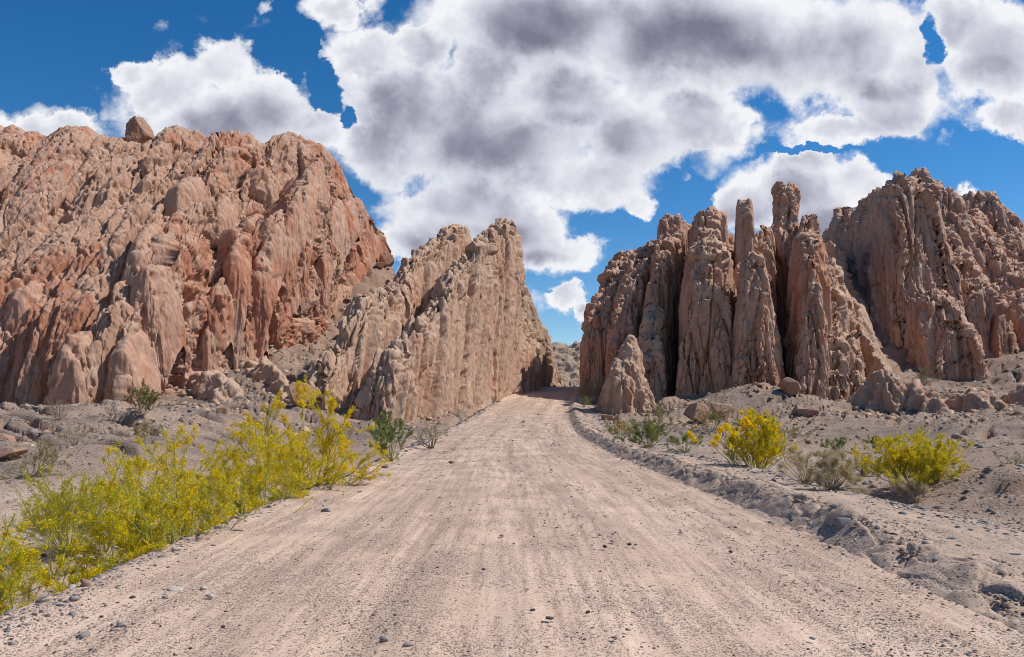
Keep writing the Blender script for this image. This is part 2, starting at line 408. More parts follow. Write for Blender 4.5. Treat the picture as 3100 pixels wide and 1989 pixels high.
# ------------------------------------------------------------------ rock
def relief(P, S, seed, bed=.8, fbed=.33, flute=.35, lump=.6, pit=.3, honey=.1, facet=.5, ff=(.30, .22, .13), amp=1., lean=0., bdrop=.10, grain=1., prism=0., shear=0., pf=.5, ps=1.):
    x, y, z = P[..., 0], P[..., 1], P[..., 2]
    q = x * S[1] - y * S[0]; s = x * S[0] + y * S[1]
    D = 0
    wp = 1.3 * fbm(x * .10, y * .10, z * .07, 3, seed + 1)
    ws = .5 * fbm(x * .6, y * .6, z * .4, 3, seed + 2)
    wq = q + lean * z + 1.6 * wp
    if bed:                                             # beds standing on edge: a slow ramp and a sudden drop
        for k, (f, a) in enumerate(((fbed, 1.), (fbed * 2.7, .38))):
            X = (wq + .4 * ws) * f + k * 7.3; c = np.floor(X); fr = 1 - (X - c)
            r = h1(c, seed + 3 + k)
            en = sst(-.10, .12, noise(c * 17.31, s * .085 * (1 + k), z * .085 * (1 + k), seed + 5 + k))
            shp = np.where(fr < 1 - bdrop, fr / (1 - bdrop), (1 - fr) / bdrop) ** .8
            D = D + bed * a * ((.3 + .7 * r) * (.15 + .85 * en) * (shp - .35))
    if facet:                                           # broken blocks
        for k, (f, a) in enumerate(((1., 1.), (2.6, .42))):
            v = voro((wq + .6 * ws) * ff[0] * f, (s + .6 * ws) * ff[1] * f, (z + ws) * ff[2] * f, seed + 61 + k)
            D = D + facet * a * ((v[2] - .5) * .75 + v[3] * .75 - .35 * sst(.10, .0, v[1] - v[0]))
    if prism:                                           # upright joints: flat faces that step in and out
        sl = s - shear * z
        for k, (f, a) in enumerate(((pf, 1.), (pf * 2.3, .55), (pf * 5.1, .24))):
            v = voro((q + .35 * wp + .10 * ws) * f, (sl + .3 * wp + .12 * ws) * f * ps, (z + 2 * ws) * f * .035, seed + 71 + k)
            D = D + prism * a * ((v[2] - .5) * 1.1 + .8 * v[3] - .75 * sst(.09, .0, v[1] - v[0]))
    if flute:
        s = s - shear * z
        g = noise(q * .8 + .5 * wp, s * .8, z * .04, seed + 11); g2 = noise(q * 2.1 + .5 * wp + .15 * ws, s * 2.1, z * .07 + .1 * ws, seed + 12); g3 = noise(q * 4.6 + .5 * wp + .3 * ws, s * 4.6, z * .16 + .15 * ws, seed + 13)
        D = D + flute * (1.5 * (.22 - np.abs(g)) * 2 + .8 * (.22 - np.abs(g2)) * 2 + .55 * (.22 - np.abs(g3)) * 2 + .9 * g)
    if flute: s = s + shear * z
    if lump:
        D = D + lump * (fbm(x * .16, y * .16, z * .12, 2, seed + 21) * 1.1 + 1.5 * fbm(wq * .55 + .3 * ws, s * .13 + .1 * ws, z * .12 + .1 * ws, 6, seed + 22, .60))
    if pit:
        v = voro(x * .85 + .5 * wp, y * .85, z * .5 + ws, seed + 31)
        msk = sst(-.1, .25, noise(x * .13, y * .13, z * .13, seed + 32))
        D = D - pit * sst(.36, .16, v[0]) * (v[2] > .62) * (.1 + .9 * msk) * 1.6
        v = voro(x * 1.7 + ws, y * 1.7, z * 1.0, seed + 33)
        D = D - pit * .8 * sst(.38, .18, v[0]) * (v[2] > .6) * (.15 + .85 * msk)
        v = voro(x * .33 + .3 * ws, y * .33, z * .22 + .3 * ws, seed + 34)
        D = D - pit * 1.3 * sst(.30, .18, v[0]) * (v[2] > .84)
    if honey:
        v = voro(x * 2.2 + ws, y * 2.2 + ws, z * 1.0, seed + 41)
        msk = sst(-.15, .2, noise(x * .2, y * .2, z * .12, seed + 42))
        D = D - honey * (.15 + msk) * sst(.40, .15, v[0]) * (v[2] > .3) * 1.8
    if grain:
        D = D + grain * (.11 * fbm(x * 1.5 + ws, y * 1.5, z * .8, 5, seed + 51, .70) + .05 * fbm(x * 3., y * 3., z * 1.4, 3, seed + 53, .6, True))
    return D * amp

def displaced(P, S, seed, keep=None, sign=-1, **kw):
    a = dict(bed=.8, fbed=.33, lump=.6, lean=0., bdrop=.10, facet=.5, ff=(.30, .22, .13), prism=0., shear=0., pf=.5); b = dict(flute=.35, pit=.3, honey=.1, grain=1., shear=0.)
    for k, v in kw.items():
        if k in a: a[k] = v
        if k in b: b[k] = v
    N = sign * grid_normals(P)
    D = relief(P, S, seed, flute=0, pit=0, honey=0, grain=0, **a)
    if keep is not None: D = D * keep
    P = P + N * D[..., None]
    D = relief(P, S, seed + 100, bed=0, lump=0, facet=0, **b)
    if keep is not None: D = D * keep
    return P + N * D[..., None]

SN = np.array([.31, .951])
def fin(name, label, cat, p0, p1, crest, thick, mat, mode='px', taper=.25, pw=2.4, res=.14, jag=.5, jf=.55, seed=1, group=None, endr=1.2, drop=1.6, side=0., flare=.0, depth=None, parent=None, block=0., sway=.12, **kw):
    """a slab of upturned rock: p0, p1 = (picture x, distance) of its two ends; crest = [(picture x or 0..1 along, picture y)]"""
    A = np.array([wx(*p0), p0[1]]); B = np.array([wx(*p1), p1[1]]); d = B - A; Lh = np.hypot(*d); S = d / Lh
    Qd = np.array([S[1], -S[0]])
    us, zs = [], []
    for a, py in crest:
        if mode == 'px':
            k = (a - CX) / W; u = (k * A[1] - A[0]) / (d[0] - k * d[1])
        else: u = a
        us.append(u); zs.append(wz(py, A[1] + u * d[1]))
    us = np.array(us); zs = np.array(zs)
    # end the crest in the ground at both ends
    pts = np.stack([us * Lh, zs], 1)
    e0 = float(ground_z(A[0] + d[0] * us[0], A[1] + d[1] * us[0])) - drop; e1 = float(ground_z(A[0] + d[0] * us[-1], A[1] + d[1] * us[-1])) - drop
    if depth is not None: e0, e1 = zs[0] - depth, zs[-1] - depth
    pts = np.concatenate([[[pts[0, 0] - .35, min(e0, pts[0, 1] - .2)]], pts, [[pts[-1, 0] + .35, min(e1, pts[-1, 1] - .2)]]])
    seg = np.concatenate([[0], np.cumsum(np.hypot(*np.diff(pts, axis=0).T))])
    n = max(24, int(seg[-1] / res)); tt = np.linspace(0, seg[-1], n)
    s = np.interp(tt, seg, pts[:, 0]); z = np.interp(tt, seg, pts[:, 1])
    slope = np.abs(np.gradient(z)) / (np.abs(np.gradient(z)) + np.abs(np.gradient(s)) + 1e-6)
    ee = sst(0, 2.5, tt) * sst(0, 2.5, seg[-1] - tt)
    j = fbm(tt * jf, 0 * tt + seed, 0 * tt, 4, seed + 7, .55)
    spike = np.maximum(noise(tt * jf * 1.6, 0 * tt + seed, 0 * tt + 3, seed + 8) - .12, 0) * 2.2
    dz = 0 * z
    if block:                                           # the crest breaks in steps
        for k, f in enumerate((.45, 1.3)):
            dz = dz + block * (1, .5)[k] * (h1(s * f + 1.2 * noise(s * .5, 0 * s, 0 * s, seed + 18) + 31.7, seed + 19 + k) - .55) * ee * (1 - .8 * slope)
    dz = dz + jag * (.6 * j + .7 * spike) * ee * (1 - .5 * slope)
    dz = np.maximum(dz, -.6 * np.abs(jag) - .5); s = s + jag * .22 * fbm(tt * jf, 0 * tt + 5, 0 * tt, 3, seed + 9) * ee * slope
    cx = A[0] + S[0] * s; cy = A[1] + S[1] * s
    zb = np.minimum(ground_z(cx, cy, False) - drop, z - .1) if depth is None else z - depth
    h = z - zb
    th = np.interp(s / Lh, *(zip(*thick) if isinstance(thick, (list, tuple)) else ((0, 1), (thick, thick))))
    th = th * (1 + .25 * fbm(s * .25, 0 * s + seed, 0 * s, 2, seed + 15))
    de = np.minimum(np.abs(s - s.min()), np.abs(s.max() - s)) / endr
    th = th * np.sqrt(np.clip(1 - (1 - np.clip(de, 0, 1)) ** 2, .03, 1))
    hm = np.max(h); m = max(30, int((2 * hm + np.mean(th)) / (res * 1.15)))
    m = min(m, 420)
    # unit half section, resampled by arc length for each station
    f = np.linspace(0, 1, 60) * math.pi / 2
    uw = np.cos(f) ** (2 / pw); uh = np.sin(f) ** (2 / pw)
    P = np.zeros((n, m, 3))
    g = np.linspace(0, 1, m)
    hside = side + sway * fbm(s * .12, 0 * s + seed, 0 * s + 8, 2, seed + 17)
    for i in range(n):
        ww = th[i] * .5 * uw * (1 - taper * uh + flare * np.maximum(1 - uh * 3.5, 0) ** 2); hh = h[i] * uh
        qx = np.concatenate([-ww, ww[::-1][1:]]); qz = np.concatenate([hh, hh[::-1][1:]])
        L = np.concatenate([[0], np.cumsum(np.hypot(np.diff(qx), np.diff(qz)))])
        qq = np.interp(g * L[-1], L, qx) + hside[i] * np.interp(g * L[-1], L, qz); zq = np.interp(g * L[-1], L, qz)
        P[i, :, 0] = cx[i] + Qd[0] * qq; P[i, :, 1] = cy[i] + Qd[1] * qq; P[i, :, 2] = zb[i] + zq + dz[i] * (zq / max(hh[-1], 1e-6)) ** np.clip(h[i] / 2., 1, 6)
    shr = kw.get('shear', 0.)
    if shr:                                             # lean the section lines with the joints
        sh = shr * (P[..., 2] - (zb + h)[:, None]); P[..., 0] += S[0] * sh; P[..., 1] += S[1] * sh
    keep = np.clip(np.minimum(np.minimum(h[:, None] / 1.5, 1), (P[..., 2] - zb[:, None] + .6) / 1.2), .15, 1) * np.clip(th / 1.6, .25, 1)[:, None]
    P = displaced(P, S, seed, keep, **kw)
    o = mesh_from(name, P, grid_quads(n, m), mat=mat, parent=parent)
    if parent is not None: return o
    tag(o, label, cat, group)
    return o

def cliff():
    base = np.array([(-900, 44), (-300, 50), (0, 52), (150, 51), (270, 50.5), (330, 54), (420, 58), (520, 62), (640, 69), (730, 77), (800, 83), (860, 90), (905, 97)], float)
    crest = [(-900, 300), (-600, 285), (-300, 310), (-100, 290), (0, 299), (28, 299), (50, 316), (75, 308), (100, 316), (125, 312), (140, 300), (160, 294), (190, 296), (210, 310), (228, 323), (241, 314), (252, 322), (280, 324), (306, 326),
             (380, 327), (390, 312), (400, 307), (430, 312), (460, 313), (480, 325), (508, 331), (520, 322), (550, 308), (570, 306), (585, 311), (598, 332), (610, 336), (630, 338), (640, 336), (658, 318), (670, 310), (676, 314), (700, 322), (730, 335), (750, 341), (770, 358), (790, 382), (800, 408), (812, 432), (832, 458), (845, 470), (857, 497), (872, 530), (882, 560), (890, 590), (894, 612), (897, 660)]
    cpx = np.array([c[0] for c in crest], float); cpy = np.array([c[1] for c in crest], float)
    cY = np.interp(cpx, [-900, 0, 300, 600, 760, 830, 900], [64, 70, 72, 79, 86, 92, 97.5])
    # stations along the cliff
    par = np.concatenate([np.linspace(-900, -60, 130)[:-1], np.linspace(-60, 780, 560)[:-1], np.linspace(780, 897, 150)])
    cpY = np.interp(par, cpx, cY); cpyi = np.interp(par, cpx, cpy)
    bpx = par - np.interp(par, [-900, 600, 800, 897], [255, 245, 190, 120]); bY = np.interp(bpx, base[:, 0], base[:, 1])
    bx = wx(bpx, bY); bz = ground_z(bx, bY, False) - 1.5
    tx = wx(par, cpY); tz = wz(cpyi, cpY)
    tz = tz + 1.0 * fbm(tx * .45, 0 * tx, 0 * tx, 4, 321, .6) + 1.3 * np.maximum(noise(tx * .9, 0 * tx, 0 * tx + 4, 322) - .2, 0)
    m = 330
    t = np.linspace(0, 1, m)
    # profile from foot to crest: steep foot, easing back, steep again under the crest
    fx = np.interp(t, [0, .12, .3, .6, .8, .93, 1], [0, .04, .16, .52, .74, .90, 1]); fz = t
    steep = sst(700, 890, par)[:, None]
    fxx = fx[None] * (1 - steep * .0) + 0 * par[:, None]
    P = np.zeros((len(par), m, 3))
    P[..., 0] = bx[:, None] + (tx - bx)[:, None] * fxx; P[..., 1] = bY[:, None] + (cpY - bY)[:, None] * fxx
    P[..., 2] = bz[:, None] + (tz - bz)[:, None] * fz
    # over the crest and down the back
    k = 46; b = np.linspace(0, 1, k + 1)[1:]
    Bk = np.repeat(P[:, -1:, :], k, 1)
    Bk[..., 1] += 16 * b[None] ** .9 * 1.; Bk[..., 0] += 3 * b[None]; Bk[..., 2] -= (tz - 0)[:, None] * (b[None] ** 1.5)
    P = np.concatenate([P, Bk], 1)
    tt = np.concatenate([t, np.ones(k)])
    crestfade = 1 - .62 * np.exp(-((np.concatenate([t, 1 + b * .5]) - 1) / .05) ** 2)[None]
    keep = crestfade * (np.clip(np.minimum(897 - par, 60) / 30, .15, 1)[:, None])
    right = sst(250, 560, par)[:, None]
    N = grid_normals(P)
    if N[len(par) // 2, m // 2, 1] > 0: N = -N
    S = SN
    x, y, z = P[..., 0], P[..., 1], P[..., 2]
    D1 = relief(P, S, 301, bed=3.8, fbed=.20, bdrop=.07, lump=.8, flute=0, pit=0, honey=0, grain=0, facet=0) * (.30 + .70 * right)
    D1 = D1 + 1.3 * fbm(x * .06, y * .06, z * .05, 3, 311)
    P = P + N * (D1 * keep)[..., None]
    D2 = relief(P, S, 331, bed=.7, fbed=.62, lump=.65, flute=0, facet=.0, prism=.70, pf=.40, ps=.30, pit=0, honey=0, grain=0, bdrop=.10) * (.6 + .4 * right)
    P = P + N * (D2 * keep)[..., None]
    D3 = relief(P, S, 351, bed=0, lump=0, facet=0, flute=.0, pit=.5, honey=.12, grain=1.6)
    P = P + N * (D3 * keep)[..., None]
    o = mesh_from('rock_cliff', P, grid_quads(len(par), P.shape[1])[:, ::-1], mat=M['cliff'])
    # standing slabs that step out of the face
    f = P[:, :m]; fpx = CX + W * f[..., 0] / f[..., 1]; fpy = HY - W * (f[..., 2] - CZ) / f[..., 1]; fY = f[..., 1]
    def depth_at(px, py):
        i = np.argmin(((fpx - px) ** 2 + (fpy - py) ** 2).ravel()); return float(fY.ravel()[i])
    slabs = [([(545, 650), (549, 600), (562, 555), (585, 525), (600, 500), (607, 512)], 1.6), ([(598, 650), (610, 595), (622, 570), (635, 530), (646, 503), (656, 500), (664, 530)], 1.8),
             ([(404, 475), (410, 440), (440, 425), (470, 415), (486, 412), (492, 440)], 2.2), ([(318, 650), (323, 600), (331, 560), (345, 535), (357, 532), (366, 560)], 1.8),
             ([(328, 690), (334, 635), (350, 620), (372, 624), (384, 660)], 1.8), ([(696, 590), (702, 510), (716, 440), (728, 395), (742, 372), (750, 390)], 1.5),
             ([(752, 610), (760, 545), (778, 495), (796, 470), (806, 500)], 1.4), ([(636, 720), (648, 665), (668, 622), (684, 602), (692, 640)], 1.6),
             ([(474, 790), (486, 735), (506, 692), (522, 672), (532, 700)], 1.5), ([(362, 770), (374, 725), (388, 690), (402, 670), (412, 700)], 1.5),
             ([(278, 880), (283, 825), (300, 792), (322, 784), (340, 810)], 2.0), ([(148, 925), (150, 835), (166, 792), (192, 780), (214, 805)], 2.4),
             ([(560, 800), (572, 760), (590, 722), (606, 700), (614, 730)], 1.4), ([(656, 590), (664, 540), (676, 490), (690, 450), (702, 440)], 1.4),
             ([(500, 560), (506, 520), (520, 480), (536, 452), (550, 445), (556, 470)], 1.7), ([(780, 560), (792, 520), (808, 480), (822, 462), (830, 490)], 1.3),
             ([(234, 470), (240, 440), (262, 420), (288, 412), (300, 440)], 2.0), ([(20, 760), (28, 700), (50, 668), (84, 660), (100, 690)], 2.4)]
    for i, (c, th) in enumerate(slabs):
        a = depth_at(*c[0]); b = depth_at(*c[-2])
        fin('slab', None, None, (c[0][0], a - .6), (c[-1][0], b + .6), c, th * 1.25, M['cliff'], seed=400 + i, depth=4.5, parent=o, taper=.3, pw=2.8, jag=.5, jf=.9, endr=.8, bed=.2, fbed=.9, lump=.35, facet=.15, flute=.12, pit=.25, honey=.12, res=.13)
    tag(o, 'massive pitted brown cliff filling the left side behind the yellow bushes', 'cliff')
cliff()
FG = 'upturned rock fins on the right of the road'
def RF(label, p0, p1, crest, thick, seed, mat='red', **kw):
    a = dict(mode='u', bed=.4, fbed=.6, flute=.24, lump=.12, pit=.07, honey=.05, facet=.0, sway=.05, prism=.62, pf=.5, grain=.75, block=1.1, jag=1.7, jf=1.0, res=.13, group=FG, taper=.12, flare=.12, pw=5)
    a.update(kw); return fin('rock_fin', label, 'rock fin', p0, p1, crest, thick, M[mat], seed=seed, **a)
# left of the road
LG = 'leaning rock slabs on the left of the road'
fin('rock_fin', 'leaning pitted rock slab nearest the road on its left, tallest tip', 'rock fin', (888, 56), (1300, 112),
    [(886, 965), (893, 905), (900, 860), (912, 822), (935, 800), (961, 763), (997, 728), (1029, 689), (1048, 652), (1062, 640), (1077, 615), (1103, 592), (1135, 566), (1155, 540), (1163, 548), (1174, 530), (1184, 534), (1190, 556), (1191, 600), (1192, 640), (1200, 690), (1212, 740), (1230, 800), (1250, 880)],
    [(0, 3.0), (.15, 4.0), (.4, 4.4), (.6, 3.6), (1, 3.)], M['fin'], group=LG, seed=11, bed=.35, fbed=.7, flute=.26, lump=.26, pit=.12, honey=.09, facet=.0, prism=.68, pf=.40, shear=.5, drop=5, block=1.0, jag=1.1, jf=.5, res=.12, taper=.35, pw=3.6, flare=.15)
fin('rock_fin', 'leaning pitted rock slab with a blunt top, between the cliff and the front slab', 'rock fin', (742, 56), (1118, 100),
    [(742, 960), (750, 900), (758, 880), (800, 812), (815, 780), (829, 744), (845, 705), (870, 697), (897, 689), (929, 683), (940, 665), (948, 647), (965, 618), (980, 598), (997, 583), (1005, 575), (1013, 566), (1026, 552), (1039, 541), (1065, 538), (1090, 534), (1100, 545), (1105, 590), (1108, 700)],
    [(0, 3.0), (.3, 3.8), (.6, 3.6), (1, 2.8)], M['fin'], group=LG, seed=12, bed=.35, fbed=.7, flute=.26, lump=.26, pit=.12, honey=.09, facet=.0, prism=.68, pf=.40, shear=.5, drop=5, block=1.0, jag=1.1, jf=.5, res=.125, taper=.35, pw=3.6, flare=.1)
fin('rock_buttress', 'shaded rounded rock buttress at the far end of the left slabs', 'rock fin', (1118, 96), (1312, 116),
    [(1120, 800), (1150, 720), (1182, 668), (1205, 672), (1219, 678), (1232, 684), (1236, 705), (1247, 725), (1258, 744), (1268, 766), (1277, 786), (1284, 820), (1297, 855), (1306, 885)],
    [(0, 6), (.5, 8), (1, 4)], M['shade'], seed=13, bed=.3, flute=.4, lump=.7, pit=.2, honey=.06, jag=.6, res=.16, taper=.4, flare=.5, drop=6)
# right cluster
RF('dark fin end wall beside the road, lowest of the right cluster', (1398, 82), (1500, 108), [(0, 800), (.03, 740), (.12, 705), (.25, 665), (.45, 632), (.7, 600), (1., 590)], [(0, 4), (1, 7)], 21, jag=.3, taper=.3)
RF('fluted fin with a notched edge, left of the twin thin ribs', (1455, 77), (1560, 104), [(0, 930), (.03, 800), (.09, 720), (.2, 660), (.35, 610), (.5, 583), (.7, 572), (1., 580)], [(0, 2.6), (1, 5)], 22)
RF('narrow rib with a small thumb of rock on top', (1527, 75), (1592, 100), [(0, 930), (.03, 820), (.08, 730), (.16, 640), (.3, 590), (.42, 560), (.55, 545), (.62, 503), (.67, 503), (.72, 530), (.85, 524), (1., 520)], [(0, 2.2), (.5, 3), (1, 4)], 23, jag=.4)
RF('low grey-tan rib in front of the narrow ribs', (1524, 69), (1550, 82), [(0, 940), (.04, 860), (.2, 780), (.4, 735), (.6, 722), (.8, 760), (1, 800)], [(0, 1.8), (1, 2.6)], 24, mat='fin')
RF('low pale rib beside the deep slot', (1500, 71), (1520, 80), [(0, 940), (.05, 880), (.3, 830), (.5, 790), (.7, 770), (1, 800)], [(0, 1.5), (1, 2)], 241, mat='fin')
RF('broad fin with a jagged flat top in the middle of the cluster', (1645, 68), (1674, 104), [(0, 940), (.012, 850), (.03, 740), (.05, 660), (.07, 610), (.09, 584), (.16, 580), (.22, 560), (.30, 520), (.36, 500), (.42, 515), (.5, 497), (.56, 512), (.7, 530), (1, 560)], [(0, 4.2), (.1, 4.6), (.25, 3.8), (.4, 3.2), (1, 3.4)], 25, jag=1.2, bed=.45, taper=.2)
RF('slim side rib clinging to the broad middle fin', (1690, 69), (1712, 88), [(0, 950), (.02, 860), (.06, 760), (.12, 700), (.2, 650), (.4, 610), (.6, 595), (1, 600)], [(0, 1.5), (1, 1.7)], 26, taper=.3, jag=.6)
RF('tall slender spire with horizontal cracks', (1742, 74), (1746, 84), [(0, 760), (.03, 690), (.12, 640), (.25, 612), (.32, 606), (.36, 560), (.42, 500), (.5, 470), (.56, 464), (.64, 485), (.72, 530), (.85, 600), (1, 700)], [(0, 2.2), (.3, 1.9), (.6, 1.7), (1, 1.7)], 27, jag=.2, taper=.04, pw=8, flare=.2, bed=.08, flute=.12, lump=.12, res=.09, endr=.5, sway=.0, prism=.18, block=.2)
RF('stout fin with a blunt blade edge in front of the spire', (1765, 66), (1775, 84), [(0, 945), (.012, 860), (.03, 760), (.06, 690), (.10, 640), (.15, 608), (.20, 598), (.26, 600), (.34, 640), (.6, 680), (1, 700)], [(0, 4.2), (.15, 4.0), (1, 3.6)], 28, taper=.55, flare=.25, bed=.3)
RF('small pointed spire between the slender spire and the tall block', (1795, 77), (1800, 86), [(0, 720), (.05, 640), (.2, 580), (.36, 530), (.44, 522), (.52, 540), (.8, 620), (1, 680)], [(0, 2.0), (.5, 2.2), (1, 2.)], 29, jag=.3, taper=.2, res=.11, flute=.2)
RF('tall rust-red block, highest top of the right cluster', (1840, 82), (1850, 100), [(0, 640), (.04, 560), (.12, 500), (.2, 452), (.26, 441), (.38, 442), (.46, 460), (.52, 490), (.7, 520), (1, 560)], [(0, 3.6), (.3, 2.4), (.5, 2.4), (1, 3.6)], 30, jag=.3, taper=.18, pw=6, lump=.3, flute=.25)
RF('long front fin with a crumbling bright edge, right of the dark slot', (1906, 66), (1880, 92), [(0, 950), (.012, 880), (.03, 800), (.05, 730), (.08, 670), (.12, 620), (.18, 580), (.26, 562), (.36, 555), (.5, 550), (.6, 545), (.7, 550), (.85, 556), (1, 570)], [(0, 2.6), (.15, 3.4), (.5, 3.2), (1, 3)], 31, jag=.9, taper=.5)
RF('thin upright tooth on the right edge of the cluster', (1912, 78), (1916, 84), [(0, 660), (.1, 590), (.4, 556), (.55, 549), (.7, 575), (1, 640)], [(0, 1.8), (1, 2.)], 32, flute=.2, jag=.25, res=.11, flare=.1)
RF('thin red tooth behind the front fin', (1893, 80), (1897, 88), [(0, 600), (.1, 530), (.35, 500), (.5, 495), (.65, 512), (1, 580)], [(0, 1.9), (1, 2.2)], 33, flute=.2, jag=.3, res=.11, flare=.1)
RF('low ribbed buttress right of the front fin', (1962, 66), (1935, 84), [(0, 955), (.03, 900), (.1, 840), (.2, 790), (.35, 730), (.5, 690), (.8, 640), (1, 620)], [(0, 1.6), (.4, 2.2), (1, 3)], 34, mat='fin')
RF('small ribbed spur at the foot of the smooth slope', (2010, 66), (1965, 82), [(0, 950), (.05, 905), (.2, 850), (.4, 800), (.7, 740), (1, 700)], [(0, 1.6), (1, 2.6)], 35, mat='fin')
fin('rock_ridge', 'broad brown ridge joining the backs of the right fins', 'rock ridge', (1470, 104), (1950, 104), [(1470, 680), (1500, 600), (1560, 565), (1640, 560), (1700, 556), (1720, 558), (1790, 556), (1850, 565), (1920, 585), (1965, 600)], 18, M['red'], seed=40, bed=.5, flute=.8, lump=1., pit=.2, honey=0, jag=.4, res=.3, taper=.45, drop=16)
fin('rock_monolith', 'free-standing pale rock blade leaning beside the road bend', 'rock', (1462, 60), (1480, 67),
    [(-.02, 985), (.0, 940), (.04, 880), (.14, 840), (.28, 808), (.4, 790), (.55, 788), (.7, 815), (.85, 880), (1., 960)], [(0, 4.6), (.4, 4.8), (1, 4.4)], M['fin'], mode='u', seed=50, bed=.2, flute=.30, lump=.4, pit=.10, honey=.05, jag=.35, res=.085, taper=.68, pw=2.6, flare=.15)
fin('rock_spur', 'small pale slab propped against the free-standing blade', 'rock', (1422, 61), (1440, 66), [(0, 960), (.1, 920), (.4, 885), (.7, 880), (1, 930)], 1.6, M['fin'], mode='u', seed=51, bed=.1, flute=.2, lump=.3, pit=.1, honey=.03, jag=.2, res=.09, taper=.5, side=.12)
fin('rock_slope', 'smooth tan rock slope between the fin cluster and the big peak', 'rock slope', (2092, 64), (1925, 112), [(2092, 930), (2080, 890), (2064, 850), (2034, 790), (2004, 722), (1972, 660), (1945, 612), (1932, 588), (1920, 600)], [(0, 9), (.4, 15), (1, 20)], M['fin'], seed=90, bed=.2, fbed=.5, flute=.30, lump=.35, pit=.04, honey=0, facet=0, jag=.3, res=.2, taper=.93, pw=1.9, drop=8, side=.0, grain=.7)
# the big peak
PG = 'ribs of the big right-hand peak'
def PK(label, p0, p1, crest, thick, seed, mat='peak', **kw):
    a = dict(mode='px', bed=.5, fbed=.4, drop=6, flute=.32, lump=.2, pit=.10, honey=.05, facet=0, prism=.8, pf=.36, shear=.30, grain=.9, block=1.2, jag=1.6, jf=.8, res=.19, group=PG, taper=.3, flare=.2, pw=3.4)
    a.update(kw); return fin('peak_rib', label, 'rock rib', p0, p1, crest, thick, M[mat], seed=seed, **a)
PK('great brown rib carrying the pointed summit of the right peak', (2252, 85), (1960, 132), [(2254, 880), (2250, 842), (2242, 770), (2232, 748), (2220, 726), (2198, 690), (2173, 668), (2166, 630), (2160, 590), (2152, 540), (2146, 500), (2142, 470), (2134, 440), (2122, 428), (2100, 445), (2075, 466), (2062, 470), (2050, 480), (2045, 510), (2030, 515), (2017, 494), (2000, 500), (1981, 516), (1970, 560), (1963, 600)], [(0, 6), (.3, 9), (1, 10)], 61, res=.19)
PK('second rib of the right peak, right of the dark slot', (2335, 89), (2165, 122), [(2330, 880), (2322, 800), (2315, 750), (2303, 700), (2280, 655), (2257, 625), (2235, 590), (2219, 560), (2200, 525), (2186, 500), (2178, 503), (2166, 560)], [(0, 6), (1, 6.5)], 62)
PK('upper rib with the spike on the skyline of the right peak', (2300, 104), (2135, 134), [(2300, 720), (2275, 640), (2255, 560), (2238, 520), (2229, 495), (2220, 462), (2205, 437), (2185, 430), (2165, 420), (2160, 408), (2155, 397), (2150, 408), (2143, 414), (2132, 440)], [(0, 6), (1, 7)], 63, jag=.35)
PK('orange-lit rib stepping down on the right of the peak', (2395, 93), (2240, 128), [(2392, 880), (2384, 850), (2376, 824), (2362, 760), (2345, 700), (2330, 650), (2312, 600), (2295, 550), (2280, 520), (2268, 500), (2256, 497), (2245, 520)], [(0, 6), (1, 7)], 64, mat='red')
PK('dark rear shoulder of the right peak', (2560, 112), (2235, 146), [(2560, 680), (2480, 620), (2440, 590), (2400, 556), (2375, 540), (2357, 527), (2340, 490), (2325, 473), (2305, 460), (2296, 453), (2285, 462), (2256, 467), (2246, 496)], 12, 65, res=.28)
PK('outermost rib running out of the picture on the right', (2500, 84), (2330, 118), [(2490, 850), (2470, 780), (2440, 720), (2410, 680), (2380, 640), (2360, 620), (2335, 620)], [(0, 7), (1, 7)], 66, mat='red')
# low crags at the foot
OG = 'low crags at the foot of the right peak'
def CR(label, p0, p1, crest, thick, seed, **kw):
    a = dict(mode='px', bed=.25, flute=.35, lump=.6, pit=.2, honey=.05, jag=.4, res=.12, group=OG, taper=.6, flare=.5); a.update(kw)
    return fin('rock_crag', label, 'crag', p0, p1, crest, thick, M['fin'], seed=seed, **a)
CR('pale crag with two stubby horns, left of the other crags', (2115, 58), (2000, 66), [(2112, 960), (2104, 930), (2098, 895), (2088, 874), (2075, 880), (2064, 872), (2052, 880), (2040, 900), (2020, 930), (2005, 960)], 5., 71)
CR('cleft pale crag in the middle of the low crags', (2200, 56), (2120, 62), [(2200, 970), (2190, 945), (2175, 925), (2160, 908), (2150, 912), (2140, 925), (2128, 950), (2120, 970)], 4.6, 72)
CR('low rounded crag on the right slope', (2350, 54), (2225, 60), [(2350, 950), (2325, 925), (2290, 918), (2262, 918), (2245, 930), (2232, 960)], 4.6, 73)
CR('dusty crag at the right picture edge', (2470, 54), (2330, 60), [(2470, 900), (2430, 905), (2400, 915), (2375, 930), (2350, 950)], 4.5, 74)
CR('knobbly pale spur at the foot of the cliff beside the shaded hollow', (700, 56), (590, 66), [(698, 965), (690, 935), (672, 895), (650, 862), (630, 850), (605, 838), (590, 850)], 4.5, 75, group=None)
CR('rounded rock rib low on the left talus', (560, 54), (470, 60), [(558, 950), (545, 915), (520, 892), (495, 880), (472, 890)], 3.5, 76, group=None)
# far wall through the gap
fin('far_cliff', 'distant grey rock wall seen through the gap', 'cliff', (1150, 215), (1560, 235), [(1150, 830), (1230, 815), (1285, 812), (1300, 810), (1320, 809), (1335, 811), (1350, 806), (1375, 802), (1390, 796), (1450, 780), (1560, 800)], 30, M['far'], seed=80, bed=1.5, fbed=.16, flute=.35, lump=1.6, pit=.0, honey=0, jag=.8, jf=.12, res=.4, taper=.75, drop=3)
